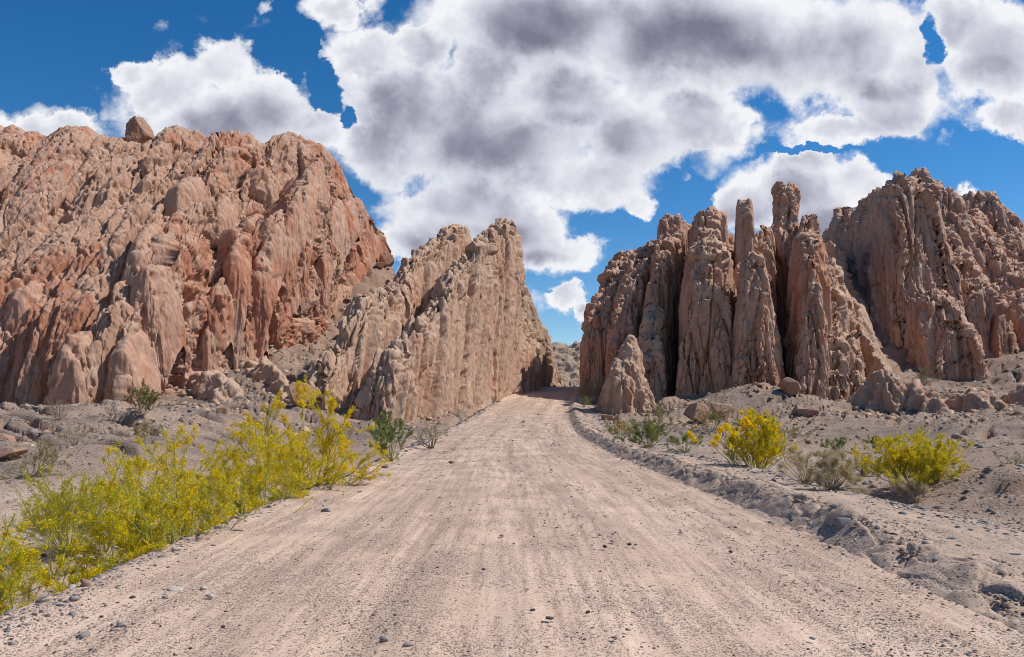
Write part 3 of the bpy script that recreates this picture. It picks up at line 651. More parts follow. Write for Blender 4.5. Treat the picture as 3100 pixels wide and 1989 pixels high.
# ------------------------------------------------------------------ where a line of sight meets the land
_Yg = np.geomspace(3.2, 130, 420)
def hit(px, py):
    x = (px - CX) / W * _Yg; z = CZ - (py - HY) / W * _Yg
    k = np.nonzero(z <= surf_z(x, _Yg))[0]
    Y = _Yg[k[0]] if len(k) else 60.
    return wx(px, Y), Y
# ------------------------------------------------------------------ boulders and stones
import bmesh
def ico(sub):
    bm = bmesh.new(); bmesh.ops.create_icosphere(bm, subdivisions=sub, radius=1.)
    V = np.array([v.co[:] for v in bm.verts]); T = np.array([[v.index for v in f.verts] for f in bm.faces]); bm.free()
    return V, T
ICO = {k: ico(k) for k in (2, 3, 5)}
def rock_shape(seed, sub, cuts=11, rough=.05, flat=.75):
    rng = np.random.default_rng(seed); V, T = ICO[sub]
    n = rng.normal(size=(cuts, 3)); n /= np.linalg.norm(n, axis=1, keepdims=True); d = rng.uniform(.42, .9, cuts) if sub > 3 else rng.uniform(.3, .8, cuts)
    dots = V @ n.T
    r = np.min(np.where(dots > .05, d / np.maximum(dots, .05), 9), axis=1); r = np.minimum(r, 1.1)
    P = V * r[:, None]
    nn = fbm(P[:, 0] * 2 + seed, P[:, 1] * 2, P[:, 2] * 2, 4 if sub > 3 else 2, seed)
    P = P * (1 + rough * 2.2 * nn[:, None]); P[:, 2] *= flat
    return P, T
def boulder(name, label, cat, px, py, width, height, mat, seed, sub=5, rough=.06, group=None, depth=None, sink=.18, at=None):
    x, y = hit(px, py) if at is None else at
    y = y + .35 * width if sub == 5 else y
    x = wx(px, y) if at is None else x
    P, T = rock_shape(seed, sub, rough=rough, flat=1.)
    a = random.Random(seed).uniform(0, 6.28); ca, sa = math.cos(a), math.sin(a)
    P = np.stack([P[:, 0] * ca - P[:, 1] * sa, P[:, 0] * sa + P[:, 1] * ca, P[:, 2]], 1)
    P = P / np.abs(P).max(0); P = P * [width / 2, (depth or width * .85) / 2, height / 2]
    o = mesh_from(name, P, tris=T, mat=mat, smooth=sub == 5)
    if sub == 5:
        o.data.polygons.foreach_set('use_smooth', np.ones(len(T), bool))
    o.location = (x, y, float(surf_z(x, y)) + height * (.5 - (sink if sub == 5 else .33)))
    tag(o, label, cat, group)
    return o
def stone_mat(name, col, col2):
    m, t, b = new_mat(name)
    p = t.node('ShaderNodeTexCoord').outputs['Object']
    t.set(b.inputs['Base Color'], t.mix(t.noise(p, 9., 4, .6), col, col2)); b.inputs['Roughness'].default_value = .8
    t.set(b.inputs['Normal'], t.bump(t.noise(p, 30., 4, .6), .01, .6))
    return m
SM = {'grey': stone_mat('grey_stone', (.19, .18, .175), (.30, .265, .24)), 'dark': stone_mat('dark_stone', (.055, .05, .05), (.10, .09, .085)),
      'pale': stone_mat('pale_stone', (.40, .35, .29), (.50, .43, .36)), 'brown': stone_mat('brown_stone', (.34, .20, .14), (.26, .16, .12))}
BD = M['boulder']
for i, (px, py, w, h, lab) in enumerate([
    (1686, 990, 2.0, 2.1, 'big squarish orange boulder with a sunlit flat top, below the middle fins'), (1634, 995, 1.9, 1.7, 'darker rounded boulder leaning against the squarish orange boulder'),
    (1849, 932, 1.9, 1.7, 'smooth angular boulder wedged at the foot of the dark slot'), (1836, 893, 1.7, 1.0, 'flat-topped dark boulder above the smooth angular boulder in the slot'),
    (1868, 972, 1.0, .9, 'small orange boulder with a cut face, left of two tumbled blocks'), (1893, 978, 1.5, .8, 'tilted orange block lying below the long front fin'),
    (704, 968, 2.6, 2.2, 'rusty angular boulder in the shade between cliff and slabs'), (910, 633, 2.4, 2.2, 'upright reddish boulder on top of the rubble saddle'), (934, 640, 2.7, 1.7, 'broad rounded boulder on the saddle beside the leaning slab'),
    (893, 640, 1.3, 1.0, 'small boulder tucked under the end of the cliff'), (444, 905, 2.9, 1.3, 'long pale block lying at the foot of the cliff'), (428, 934, .75, .6, 'small round boulder alone on the gravel slope'),
    (517, 969, .8, .5, 'small brown boulder on the slope above the yellow shrubs'), (395, 925, 1.0, .7, 'rounded lump below the long pale block'),
    (4, 1030, 1.5, .8, 'rounded pale rock at the left picture edge'), (14, 1085, 1.5, .5, 'low pale ledge under the rounded rock at the left edge'), (1100, 925, .9, .5, 'low brown rock on the verge below the front slab'),
    (1420, 985, 1.2, .5, 'low pale rock at the base of the free-standing blade')]):
    boulder('boulder', lab, 'boulder', px, py, w, h, BD, 700 + i, rough=.05)
for i, (px, py, w, h, c, lab) in enumerate([
    (778, 1126, .36, .34, 'brown', 'reddish stone sitting on the left road edge under the shrub'), (904, 1097, .30, .2, 'brown', 'low reddish stone on the left road edge beyond the shrubs'), (198, 1376, .14, .15, 'brown', 'upright brown stone on the left road edge by the nearest shrub'),
    (412, 1293, .16, .06, 'pale', 'pale flat stone on the left road edge between two shrubs'), (705, 1158, .16, .12, 'pale', 'white stone at the rim of the road under the tallest shrub'),
    (172, 1410, .13, .09, 'grey', 'blue-grey stone on the left rim of the road'), (192, 1492, .12, .07, 'grey', 'wedge-shaped grey stone, lowest on the left side'), (390, 1402, .08, .05, 'grey', 'dark blue-grey pebble beside the long pale pebble'),
    (408, 1388, .18, .05, 'pale', 'long flat pale pebble on the left of the road'), (492, 1403, .10, .07, 'pale', 'round pale pebble right of the long one'), (476, 1380, .09, .06, 'pale', 'small grey-green pebble above the round pale one'),
    (285, 1469, .09, .06, 'grey', 'grey pebble near the lower left corner'), (502, 1281, .1, .07, 'grey', 'blue-grey pebble on the slope under the shrubs'), (762, 1201, .22, .14, 'grey', 'grey ridged stone alone on the left of the road'),
    (845, 1156, .15, .08, 'grey', 'light blue-grey stone near the left wheel track'), (523, 1473, .06, .05, 'dark', 'black pebble in the lower left'), (444, 1525, .06, .04, 'dark', 'black pebble at the bottom edge'),
    (1975, 1232, .34, .17, 'grey', 'large slate-grey stone stuck in the broken end of the bank'), (1957, 1191, .14, .10, 'grey', 'dark grey stone on top of the bank'), (2117, 1300, .12, .08, 'brown', 'brown stone below the broken end of the bank'),
    (2194, 1322, .12, .10, 'grey', 'pointed grey stone with a shadow on the right shoulder'), (2169, 1233, .12, .08, 'dark', 'dark stone on the flat shoulder behind the bank'), (2228, 1266, .15, .07, 'grey', 'flat grey stone by the low clods on the right'),
    (2387, 1241, .13, .09, 'dark', 'dark stone at the right edge of the picture'), (2366, 1230, .14, .06, 'grey', 'low grey stone on the outer rim of the shoulder'), (2379, 1304, .13, .06, 'grey', 'flat stone beside the clods at the right picture edge'),
    (1857, 1222, .16, .09, 'dark', 'dark stone in the shadow at the foot of the bank'), (1815, 1132, .25, .14, 'dark', 'dark stone on the rim of the shoulder below the right yellow shrub'), (2174, 1398, .07, .04, 'dark', 'small dark pebble on the right half of the road'),
    (1418, 1283, .10, .08, 'dark', 'black pebble right of the middle of the road'), (1473, 1279, .12, .07, 'dark', 'pair-like black stone lying in the road'), (1712, 1296, .08, .07, 'dark', 'small black pebble on the clean right wheel track'),
    (1288, 1453, .12, .06, 'dark', 'black flat stone at the bottom middle of the road'), (1248, 1432, .09, .06, 'dark', 'dark stone behind the flat black one in the road'), (1379, 1437, .08, .06, 'dark', 'dark stone right of the flat black one'),
    (955, 1516, .11, .06, 'grey', 'blue-grey stone at the bottom of the picture, left of the middle'), (899, 1508, .08, .06, 'grey', 'grey pebble beside the blue-grey stone at the bottom'), (1058, 1086, .22, .10, 'dark', 'lone black stone far up the road'), (1133, 1336, .08, .05, 'dark', 'black pebble in the centre of the road')]):
    if c == 'dark' and py > 1180: w, h = w * .7, h * .62
    boulder('stone', lab, 'stone', px, py, w * .82, h * .8, SM[c], 800 + i, sub=2 if w < .15 else 3, rough=.04)

KX, KY = wx(332, 73.2), 73.2
P_, T_ = rock_shape(744, 5, cuts=16, rough=.14, flat=1.); P_ = P_ * (1 + .12 * fbm(P_[:, 0] * 2.5, P_[:, 1] * 2.5, P_[:, 2] * 2.5, 4, 742, .6, True))[:, None] / np.abs(P_).max(0) * [1.2, 1.4, 1.75]
ob = mesh_from('boulder', P_, tris=T_, mat=M['boulder']); ob.location = (KX, KY, wz(321, 73.2)); tag(ob, 'rust-red knob of rock perched on the skyline of the left cliff', 'boulder')
def scatter(name, label, pts, size, flat, mat, seed, col=None):
    """many small loose stones in one sheet"""
    rng = np.random.default_rng(seed); n = len(pts)
    B = np.array([[1,0,0],[-.5,.87,0],[-.5,-.87,0],[.35,.6,.75],[-.7,0,.75],[.35,-.6,.75]], float)
    T = np.array([[0,1,3],[1,4,3],[1,2,4],[2,5,4],[2,0,5],[0,3,5],[3,4,5]])
    P = np.broadcast_to(B, (n, 6, 3)) * (1 + rng.uniform(-.35, .35, (n, 6, 3)))
    P = P * np.stack([rng.uniform(.7, 1.3, n), rng.uniform(.6, 1.1, n), rng.uniform(.5, 1.1, n) * flat], 1)[:, None] * size[:, None, None] / 2
    a = rng.uniform(0, 6.28, n); c, s = np.cos(a)[:, None], np.sin(a)[:, None]
    P = np.stack([P[..., 0] * c - P[..., 1] * s, P[..., 0] * s + P[..., 1] * c, P[..., 2]], -1)
    P = P + pts[:, None, :]; P[..., 2] -= size[:, None] * .08
    o = mesh_from(name, P, tris=(T[None] + np.arange(n)[:, None, None] * 6).reshape(-1, 3), mat=mat, smooth=False)
    tag(o, label, kind='stuff')
def loose_mat(name, ramp):
    m, t, b = new_mat(name)
    r = t.node('ShaderNodeNewGeometry').outputs['Random Per Island']
    cr = t.node('ShaderNodeValToRGB'); t.l.new(r, cr.inputs[0]); e = cr.color_ramp; e.interpolation = 'CONSTANT'
    for i, (p, c) in enumerate(ramp):
        k = e.elements[i] if i < 2 else e.elements.new(p); k.position = p; k.color = (*c, 1)
    t.set(b.inputs['Base Color'], cr.outputs[0]); b.inputs['Roughness'].default_value = .85
    return m
GV = loose_mat('loose_gravel', [(0, (.07, .06, .055)), (.3, (.15, .12, .105)), (.5, (.30, .22, .18)), (.75, (.21, .2, .195)), (.9, (.48, .40, .33))])
SC = loose_mat('scree', [(0, (.15, .12, .105)), (.25, (.24, .18, .15)), (.5, (.33, .23, .175)), (.75, (.27, .24, .22)), (.92, (.44, .36, .29))])
RV = loose_mat('rim_stones', [(0, (.10, .09, .085)), (.3, (.17, .16, .16)), (.55, (.24, .23, .23)), (.8, (.30, .25, .22)), (.93, (.42, .37, .33))])
CL = loose_mat('dirt_clods', [(0, (.36, .25, .18)), (.5, (.48, .345, .255)), (.85, (.30, .23, .19))])
RB = loose_mat('rock_rubble', [(0, (.33, .21, .145)), (.4, (.43, .275, .19)), (.75, (.50, .355, .26)), (.92, (.27, .21, .18))])
def gravel():
    rng = np.random.default_rng(5); n = 60000
    Y = 3.4 * (60 / 3.4) ** (rng.random(n) ** 1.25); o = rng.uniform(-4.6, 7.2, n)
    st = noise(o * 1.3, Y * .06, 0 * Y, 901) + .6 * noise(o * .8, Y * .5, 0 * Y, 902)
    edge = sst(3.2, 3.7, np.abs(o)) * .5
    k = rng.random(n) < .10 + np.clip(st * 1.5, 0, .75) + edge
    Y, o = Y[k], o[k]; x = road_c(Y) + o
    sz = np.exp(rng.normal(0, .45, len(Y))) * .0105 * (1 + Y / 14) * (1 + .5 * sst(3.3, 3.8, np.abs(o)))
    scatter('gravel', 'loose dark gravel strewn over the road and shoulders', np.stack([x, Y, surf_z(x, Y)], 1), sz, .7, GV, 6)
    m = 9000; Y = 4.5 * (75 / 4.5) ** (rng.random(m) ** 1.15); side = rng.random(m) < .35
    o = np.where(side, -road_w(Y) - .15 + rng.normal(0, .22, m), road_w(Y) + 2.25 + rng.normal(0, .3, m) - .16 * noise(Y * .35, 0 * Y, 0 * Y, 71)); x = road_c(Y) + o
    scatter('rim_gravel', 'grey stones gathered along the outer rims of the road', np.stack([x, Y, surf_z(x, Y)], 1), np.exp(rng.normal(0, .5, m)) * .022 * (1 + Y / 12), .75, RV, 8)
    m = 1500; Y = 5.5 * (60 / 5.5) ** (rng.random(m) ** 1.1); o = road_w(Y) + .1 + np.abs(rng.normal(0, .42, m)) - .14 * noise(Y * .5, 0 * Y + 9, 0 * Y, 73); x = road_c(Y) + o
    scatter('clods', 'crumbled clods of dirt along the cut bank', np.stack([x, Y, surf_z(x, Y)], 1), np.exp(rng.normal(0, .55, m)) * .030 * (1 + Y / 40), .8, CL, 9)
    m = 5200; x = np.concatenate([rng.uniform(7, 44, m // 2), rng.uniform(-34, -4, m // 2)]); y = np.concatenate([rng.uniform(40, 72, m // 2), rng.uniform(40, 88, m // 2)])
    k = (np.abs(x - road_c(y) - 1) > road_w(y) + 2.6) & (noise(x * .15, y * .15, 0 * x, 904) + .012 * (y - 55) > -.1); x, y = x[k], y[k]
    scatter('rubble', 'broken blocks fallen at the foot of the rocks', np.stack([x, y, ground_z(x, y)], 1), np.exp(rng.normal(0, .55, len(x))) * .30, .85, RB, 10)
    n = 42000
    th = rng.uniform(-46, 46, n) * math.pi / 180; r = 14 * (105 / 14) ** rng.random(n)
    x = r * np.sin(th); y = r * np.cos(th); k = (np.abs(x - road_c(y) - 1) > road_w(y) + 3.0)
    x, y = x[k], y[k]; z = ground_z(x, y)
    k = (rng.random(len(x)) < .25 + sst(-1.05, .5, z) * .75) & (noise(x * .12, y * .12, 0 * x, 903) > -.25)
    x, y, z = x[k], y[k], z[k]
    sz = np.exp(rng.normal(0, .6, len(x))) * .085 * (.5 + y / 45) * (1 + .7 * sst(3, 8, z) * (x < 6))
    scatter('scree', 'grey and brown scree lying on the slopes below the cliffs', np.stack([x, y, z], 1), sz, .8, SC, 7)
gravel()

# ------------------------------------------------------------------ shrubs
def leaf_mat(name, col, col2, trans=.35):
    m = bpy.data.materials.new(name); m.use_nodes = True; t = NT(m.node_tree)
    b = t.n['Principled BSDF']; b.inputs['Roughness'].default_value = .65; b.inputs['Specular IOR Level'].default_value = .2
    r = t.node('ShaderNodeNewGeometry').outputs['Random Per Island']
    c = t.mix(r, col, col2); t.set(b.inputs['Base Color'], c)
    tr = t.node('ShaderNodeBsdfTranslucent'); t.l.new(c, tr.inputs[0])
    mx = t.node('ShaderNodeMixShader'); mx.inputs[0].default_value = trans
    t.l.new(b.outputs[0], mx.inputs[1]); t.l.new(tr.outputs[0], mx.inputs[2]); t.l.new(mx.outputs[0], t.n['Material Output'].inputs[0])
    return m
PM = {'bark': leaf_mat('green_bark', (.26, .27, .08), (.38, .36, .15), 0.), 'drybark': leaf_mat('dry_bark', (.26, .20, .14), (.38, .30, .22), 0.), 'flower': leaf_mat('yellow_flower', (.96, .76, .01), (.93, .65, .01), .4),
      'leaf': leaf_mat('yellow_green_leaf', (.40, .42, .03), (.52, .47, .03), .45), 'green': leaf_mat('green_leaf', (.17, .22, .06), (.27, .29, .09)), 'olive': leaf_mat('olive_leaf', (.24, .22, .07), (.32, .28, .10)),
      'straw': leaf_mat('straw_leaf', (.58, .48, .29), (.48, .39, .23)), 'grey': leaf_mat('grey_green_leaf', (.20, .22, .12), (.27, .27, .16))}
def grow(seed, stems, H, spread, wob=.16, up=.05, lev=3, br=(.55, .55, .5), r0=.02, tilt=(10, 65), lean=(0, 0), k0=.11, inner=.25):
    rng = random.Random(seed); segs = []
    def shoot(p, d, L, r, l):
        k = max(3, int(L / k0)); st = L / k
        for i in range(k):
            d = [d[0] + rng.gauss(0, wob), d[1] + rng.gauss(0, wob), d[2] + rng.gauss(0, wob) + up]
            n = math.sqrt(d[0] ** 2 + d[1] ** 2 + d[2] ** 2); d = [v / n for v in d]
            q = [p[0] + d[0] * st, p[1] + d[1] * st, p[2] + d[2] * st]
            ra = r * (1 - .72 * i / k); rb = r * (1 - .72 * (i + 1) / k)
            segs.append((*p, *q, ra, rb, l, i / k))
            if l < lev and i > k * (inner if l == 0 else 0) and rng.random() < br[l]:
                a = rng.uniform(.4, 1.05); h = [rng.gauss(0, 1) for _ in range(3)]
                hn = math.sqrt(sum(v * v for v in h)) + 1e-6
                c = [d[j] * math.cos(a) + h[j] / hn * math.sin(a) for j in range(3)]
                shoot(q, c, L * rng.uniform(.28, .58) * (1 - .45 * i / k), rb * .62, l + 1)
            p = q
    for s in range(stems):
        az = rng.uniform(0, 6.283); el = R(rng.uniform(*tilt))
        d = [math.cos(az) * math.sin(el) + lean[0], math.sin(az) * math.sin(el) + lean[1], math.cos(el)]
        b = rng.uniform(0, .12) * spread
        L = rng.uniform(.75, 1.1) * (H * math.cos(el) ** 2 + spread * math.sin(el) ** 2)
        shoot([math.cos(az) * b, math.sin(az) * b, 0.], d, L, r0 * rng.uniform(.7, 1.2), 0)
    return np.array(segs)
def tubes(name, S, mat, parent, sides=4, rmin=.0):
    a, b = S[:, 0:3], S[:, 3:6]; ra, rb = np.maximum(S[:, 6], rmin), np.maximum(S[:, 7], rmin)
    d = b - a; d /= np.linalg.norm(d, axis=1, keepdims=True) + 1e-9
    h = np.where(np.abs(d[:, 2:3]) > .9, [[1., 0, 0]], [[0, 0, 1.]]); u = np.cross(d, h); u /= np.linalg.norm(u, axis=1, keepdims=True); v = np.cross(d, u)
    an = np.arange(sides) * 2 * math.pi / sides
    ring = np.cos(an)[None, :, None] * u[:, None] + np.sin(an)[None, :, None] * v[:, None]
    P = np.concatenate([a[:, None] + ring * ra[:, None, None], (b + d * .2 * rb[:, None])[:, None] + ring * rb[:, None, None]], 1)
    q = np.array([[i, (i + 1) % sides, sides + (i + 1) % sides, sides + i] for i in range(sides)])
    return mesh_from(name, P, (q[None] + np.arange(len(S))[:, None, None] * 2 * sides).reshape(-1, 4), mat=mat, parent=parent)
def blades(name, S, n, length, width, mat, parent, seed, cross=False, scat=.02, along=.7):
    """n little leaves or petals spread along the twigs S"""
    rng = np.random.default_rng(seed); i = rng.integers(0, len(S), n); t = rng.random(n)[:, None]
    c = S[i, 0:3] * (1 - t) + S[i, 3:6] * t + rng.normal(0, scat, (n, 3))
    d = S[i, 3:6] - S[i, 0:3]; d /= np.linalg.norm(d, axis=1, keepdims=True) + 1e-9
    d = d * along + rng.normal(0, .6, (n, 3)); d /= np.linalg.norm(d, axis=1, keepdims=True)
    h = rng.normal(0, 1, (n, 3)); w = np.cross(d, h); w /= np.linalg.norm(w, axis=1, keepdims=True) + 1e-9; w2 = np.cross(d, w)
    L = length * rng.uniform(.6, 1.3, (n, 1)); Wd = width * rng.uniform(.7, 1.2, (n, 1))
    def quad(w): return np.stack([c - w * Wd * .35, c + d * L * .5 - w * Wd * .5, c + d * L, c + d * L * .5 + w * Wd * .5], 1)
    P = np.concatenate([quad(w), quad(w2)], 1).reshape(-1, 3) if cross else quad(w).reshape(-1, 3)
    return mesh_from(name, P, np.arange(len(P)).reshape(-1, 4), mat=mat, parent=parent, smooth=False)
def shrub(label, px, Y, H, spread, seed, kind='yellow', stems=9, nf=0, nl=0, leaf='leaf', bark='bark', group=None, zoff=0., flen=.03, lw=.006, llen=.045, name='shrub', cat='shrub', rmin=.0035, fl=2, x=None, **kw):
    x = wx(px, Y) if x is None else x
    o = empty(name, (x, Y, float(surf_z(x, Y)) + zoff)); tag(o, label, cat, group)
    S = grow(seed, stems, H, spread, **kw)
    tubes('branches', S, PM[bark], o, rmin=rmin)
    tw = S[S[:, 8] >= fl]
    if len(tw) < 20: tw = S
    if nl: blades('leaves', tw, nl, llen, lw, PM[leaf], o, seed + 1, scat=.015)
    if nf:
        rng = np.random.default_rng(seed + 5); c = .7 * noise(tw[:, 0] * 4, tw[:, 1] * 4, tw[:, 2] * 4, seed) + .3 * (tw[:, 2] / max(H, .1) - .5)
        ft = tw[c + rng.normal(0, .08, len(tw)) > -.14]
        blades('blossoms', ft if len(ft) > 30 else tw, nf, flen, flen * .95, PM['flower'], o, seed + 2, cross=True, scat=.026)
    return o
YG = 'yellow-flowering shrubs along the left road edge'
BK = dict(fl=1, inner=0., br=(.75, .6, .5), rmin=.0035, zoff=-.22)
shrub('tallest yellow-flowering shrub, arching over the left road edge', 735, 15.2, 2.25, 1.4, 1, stems=19, nf=21000, nl=21000, group=YG, r0=.021, tilt=(12, 74), flen=.023, lw=.010, k0=.13, **BK)
shrub('airy yellow-flowering shrub with bare pale stems, left of the tallest one', 470, 11.4, 2.1, 1.2, 2, stems=19, nf=20000, nl=20000, group=YG, r0=.018, tilt=(10, 74), flen=.018, lw=.008, k0=.12, **BK)
shrub('dense low yellow shrub hugging the road edge between two taller ones', 600, 12.6, 1.35, 1.1, 3, stems=24, nf=10000, nl=22000, group=YG, r0=.014, tilt=(20, 82), flen=.020, lw=.009, **BK)
shrub('yellow-green shrub on the road edge, second from the near corner', 395, 9.3, 1.35, .95, 4, stems=26, nf=8000, nl=22000, group=YG, r0=.013, tilt=(15, 82), flen=.019, lw=.008, **BK)
shrub('sparsely flowering green shrub nearest the camera in the left corner', 20, 7.2, 1.3, .85, 5, stems=20, nf=7500, nl=15000, group=YG, r0=.012, tilt=(10, 80), flen=.016, lw=.007, **BK)
shrub('thin-stemmed shrub between the near corner and the soft mound', 215, 8.1, 1.2, .8, 6, stems=17, nf=6500, nl=9000, group=YG, r0=.012, tilt=(10, 78), flen=.016, lw=.007, **BK)
shrub('soft round yellow-green broom mound behind the near shrubs', 160, 14.2, 1.35, 1.15, 7, stems=60, nf=2600, nl=16000, lev=2, br=(.6, .4, 0), wob=.09, up=.05, tilt=(5, 68), r0=.008, lw=.009, llen=.07, rmin=.004, fl=1, flen=.024)
shrub('olive shrub half hidden behind the flowering shrubs', 385, 16.5, 1.45, 1.1, 8, stems=22, nf=250, nl=5000, leaf='olive', lev=2, br=(.6, .4, 0), tilt=(5, 60), r0=.01, lw=.010, rmin=.005, fl=1)
shrub('bright green leafy shrub at the road edge past the flowering row', 918, 22.5, 1.25, .8, 9, stems=18, nl=7000, leaf='green', lev=2, br=(.6, .5, 0), tilt=(5, 60), r0=.014, lw=.018, llen=.07, rmin=.007, fl=1, wob=.12)
shrub('dry brownish shrub at the road edge beyond the green one', 1012, 29., 1.0, .8, 10, stems=18, nl=1800, leaf='straw', bark='drybark', lev=2, br=(.6, .4, 0), tilt=(5, 65), lw=.016, rmin=.008, fl=1)
# left slope
LS = 'scattered shrubs on the left slope'
def small(label, px, py, H, sp, seed, leaf, group, nl=2600, stems=18, bark='drybark', nf=0, lw=.016, **kw):
    x, Y = hit(px, py)
    a = dict(lev=2, br=(.55, .4, 0), tilt=(5, 68), r0=.012, rmin=.006, llen=.09, fl=1); a.update(kw)
    return shrub(label, px, Y, H, sp, seed, nl=nl, nf=nf, stems=stems, leaf=leaf, bark=bark, group=group, lw=lw, x=x, **a)
small('olive shrub growing against the foot of the cliff', 330, 975, 1.5, 1.2, 31, 'olive', LS, nl=4200, lw=.03, rmin=.012)
small('thin olive shrub with a dark crooked stem on the left slope', 72, 1118, .95, 1.1, 32, 'olive', LS, nl=2400, tilt=(30, 75), lw=.014)
small('bare twiggy grey bush high on the left slope', 140, 985, .9, .9, 33, 'grey', LS, nl=60, lw=.01, rmin=.009)
small('sparse yellow-green tuft in the middle of the left slope', 345, 1040, .75, .8, 34, 'olive', LS, nl=1500, lw=.018)
small('pale dead tuft left of the sparse yellow-green tuft', 175, 1045, .6, .5, 35, 'straw', LS, nl=700, lw=.018)
small('bare brown twigs above the soft broom mound', 290, 1138, .8, .8, 36, 'grey', LS, nl=80, lw=.01, rmin=.006)
small('dry shrub with faint yellow in front of the shaded hollow', 585, 1072, 1.1, 1.0, 37, 'olive', LS, nl=1800, nf=120, lw=.014)
small('pale dry tuft on the mound before the front slab', 810, 1035, .7, .8, 38, 'straw', LS, nl=1200, lw=.02)
small('thin bare bush at the foot of the front slab', 985, 915, 1.3, 1.0, 39, 'straw', LS, nl=900, lw=.03, rmin=.012)
# right side
RG = 'shrubs in the sandy wash on the right'
shrub('bright yellow-flowering shrub in the wash below the middle fins', 1775, 19.8, 1.45, .85, 41, stems=34, nf=3600, nl=12000, group=RG, tilt=(5, 55), r0=.013, lev=2, br=(.65, .5, 0), up=.08, wob=.1, flen=.045, lw=.014, llen=.07, rmin=.005, fl=1)
shrub('yellow branch leaning out left of the bright flowering shrub', 1722, 19.6, 1.35, 1.0, 42, stems=5, nf=1300, nl=500, group=RG, tilt=(20, 45), lean=(-.35, 0), r0=.014, flen=.045, lw=.012, rmin=.005)
shrub('big dense yellow-green shrub near the right picture edge', 2150, 19.5, .98, 1.5, 43, stems=70, nf=8000, nl=20000, group=RG, tilt=(5, 75), r0=.014, lev=2, br=(.65, .5, 0), wob=.11, flen=.036, lw=.013, llen=.07, rmin=.005, fl=1)
shrub('fine grey-green shrub at the right edge behind the thorny one', 2385, 22., .8, .9, 45, stems=22, nl=3000, leaf='grey', group=RG, lev=2, br=(.6, .4, 0), tilt=(5, 70), lw=.012, fl=1)
small('green feathery shrub beyond the bank at the bend', 1520, 1050, .75, 1.2, 46, 'green', RG, nl=5200, bark='bark', lw=.020, tilt=(15, 75), nf=60, flen=.04, stems=26)
small('straw-coloured tuft with yellow flowers left of the feathery shrub', 1458, 1030, .7, .8, 47, 'straw', RG, nl=3600, nf=260, lw=.02, flen=.05)
small('low green shrub between the feathery and the bright yellow one', 1605, 1062, .45, .9, 48, 'green', RG, nl=2200, bark='bark', lw=.016)
small('olive shrub in the shade between blade and boulders', 1548, 990, 1.3, 1.1, 49, 'olive', RG, nl=2600, lw=.03, rmin=.012)
small('olive scrub in front of the two boulders', 1668, 1012, 1.0, 1.8, 50, 'olive', RG, nl=3400, lw=.028, tilt=(20, 78))
small('dark shrub in the shade at the end of the road bank', 1392, 945, 2.2, 1.8, 51, 'olive', RG, nl=3600, lw=.04, rmin=.014)
small('spiky green grass tuft on the end of the road bank', 1368, 955, .75, .9, 52, 'green', RG, nl=1600, lw=.025)
small('low green bush on the sand, left of two', 1965, 1062, .55, .8, 53, 'green', RG, nl=2600, lw=.018, bark='bark')
small('vivid green low bush on the sand, right of two', 2058, 1062, .6, 1.0, 54, 'green', RG, nl=3600, lw=.018, bark='bark')
DG = 'straw-coloured dry shrubs on the sand'
small('dry straw shrub nearest the road bank', 1950, 1150, .55, .6, 55, 'straw', DG, nl=6400, lw=.011, rmin=.003, stems=34)
small('dry straw shrub furthest back on the sand', 1938, 1094, .5, .6, 56, 'straw', DG, nl=4400, lw=.014, rmin=.003, stems=34)
small('dry straw shrub right behind the nearest one', 2025, 1115, .45, .7, 57, 'straw', DG, nl=6400, lw=.012, rmin=.003, stems=34)
small('thin bare straw stems at the rim of the shoulder', 1890, 1135, .55, .7, 58, 'straw', DG, nl=1800, lw=.01)
small('pale grass clump by the hummock on the right', 2150, 1180, .5, .5, 59, 'straw', DG, nl=1800, lw=.01)
small('olive scrub on the mound right of the bright yellow shrub', 1835, 1050, 1.1, 1.3, 60, 'olive', RG, nl=2600, lw=.018)
small('grey-brown scrub in the gully below the smooth slope', 2170, 900, 1.6, 1.4, 61, 'grey', RG, nl=2000, lw=.045, rmin=.015)
# ------------------------------------------------------------------ camera, sun, sky
cam = bpy.data.cameras.new('camera'); co = bpy.data.objects.new('camera', cam); C.objects.link(co)
co.location = (0, 0, CZ); co.rotation_euler = (R(90), 0, 0)
cam.lens = 27; cam.sensor_width = 36; cam.shift_y = 160 / 2400; cam.clip_start = .05; cam.clip_end = 20000
bpy.context.scene.camera = co
SUN_AZ, SUN_EL = math.atan2(.97, .16), R(50)
sd = np.array([math.sin(SUN_AZ) * math.cos(SUN_EL), math.cos(SUN_AZ) * math.cos(SUN_EL), math.sin(SUN_EL)])
sun = bpy.data.lights.new('sun', 'SUN'); so = bpy.data.objects.new('sun', sun); C.objects.link(so)
from mathutils import Vector
so.rotation_euler = Vector(sd).to_track_quat('Z', 'Y').to_euler(); so.location = (40, -20, 60)
sun.energy = 4.8; sun.angle = R(.53); sun.color = (1., .955, .88)

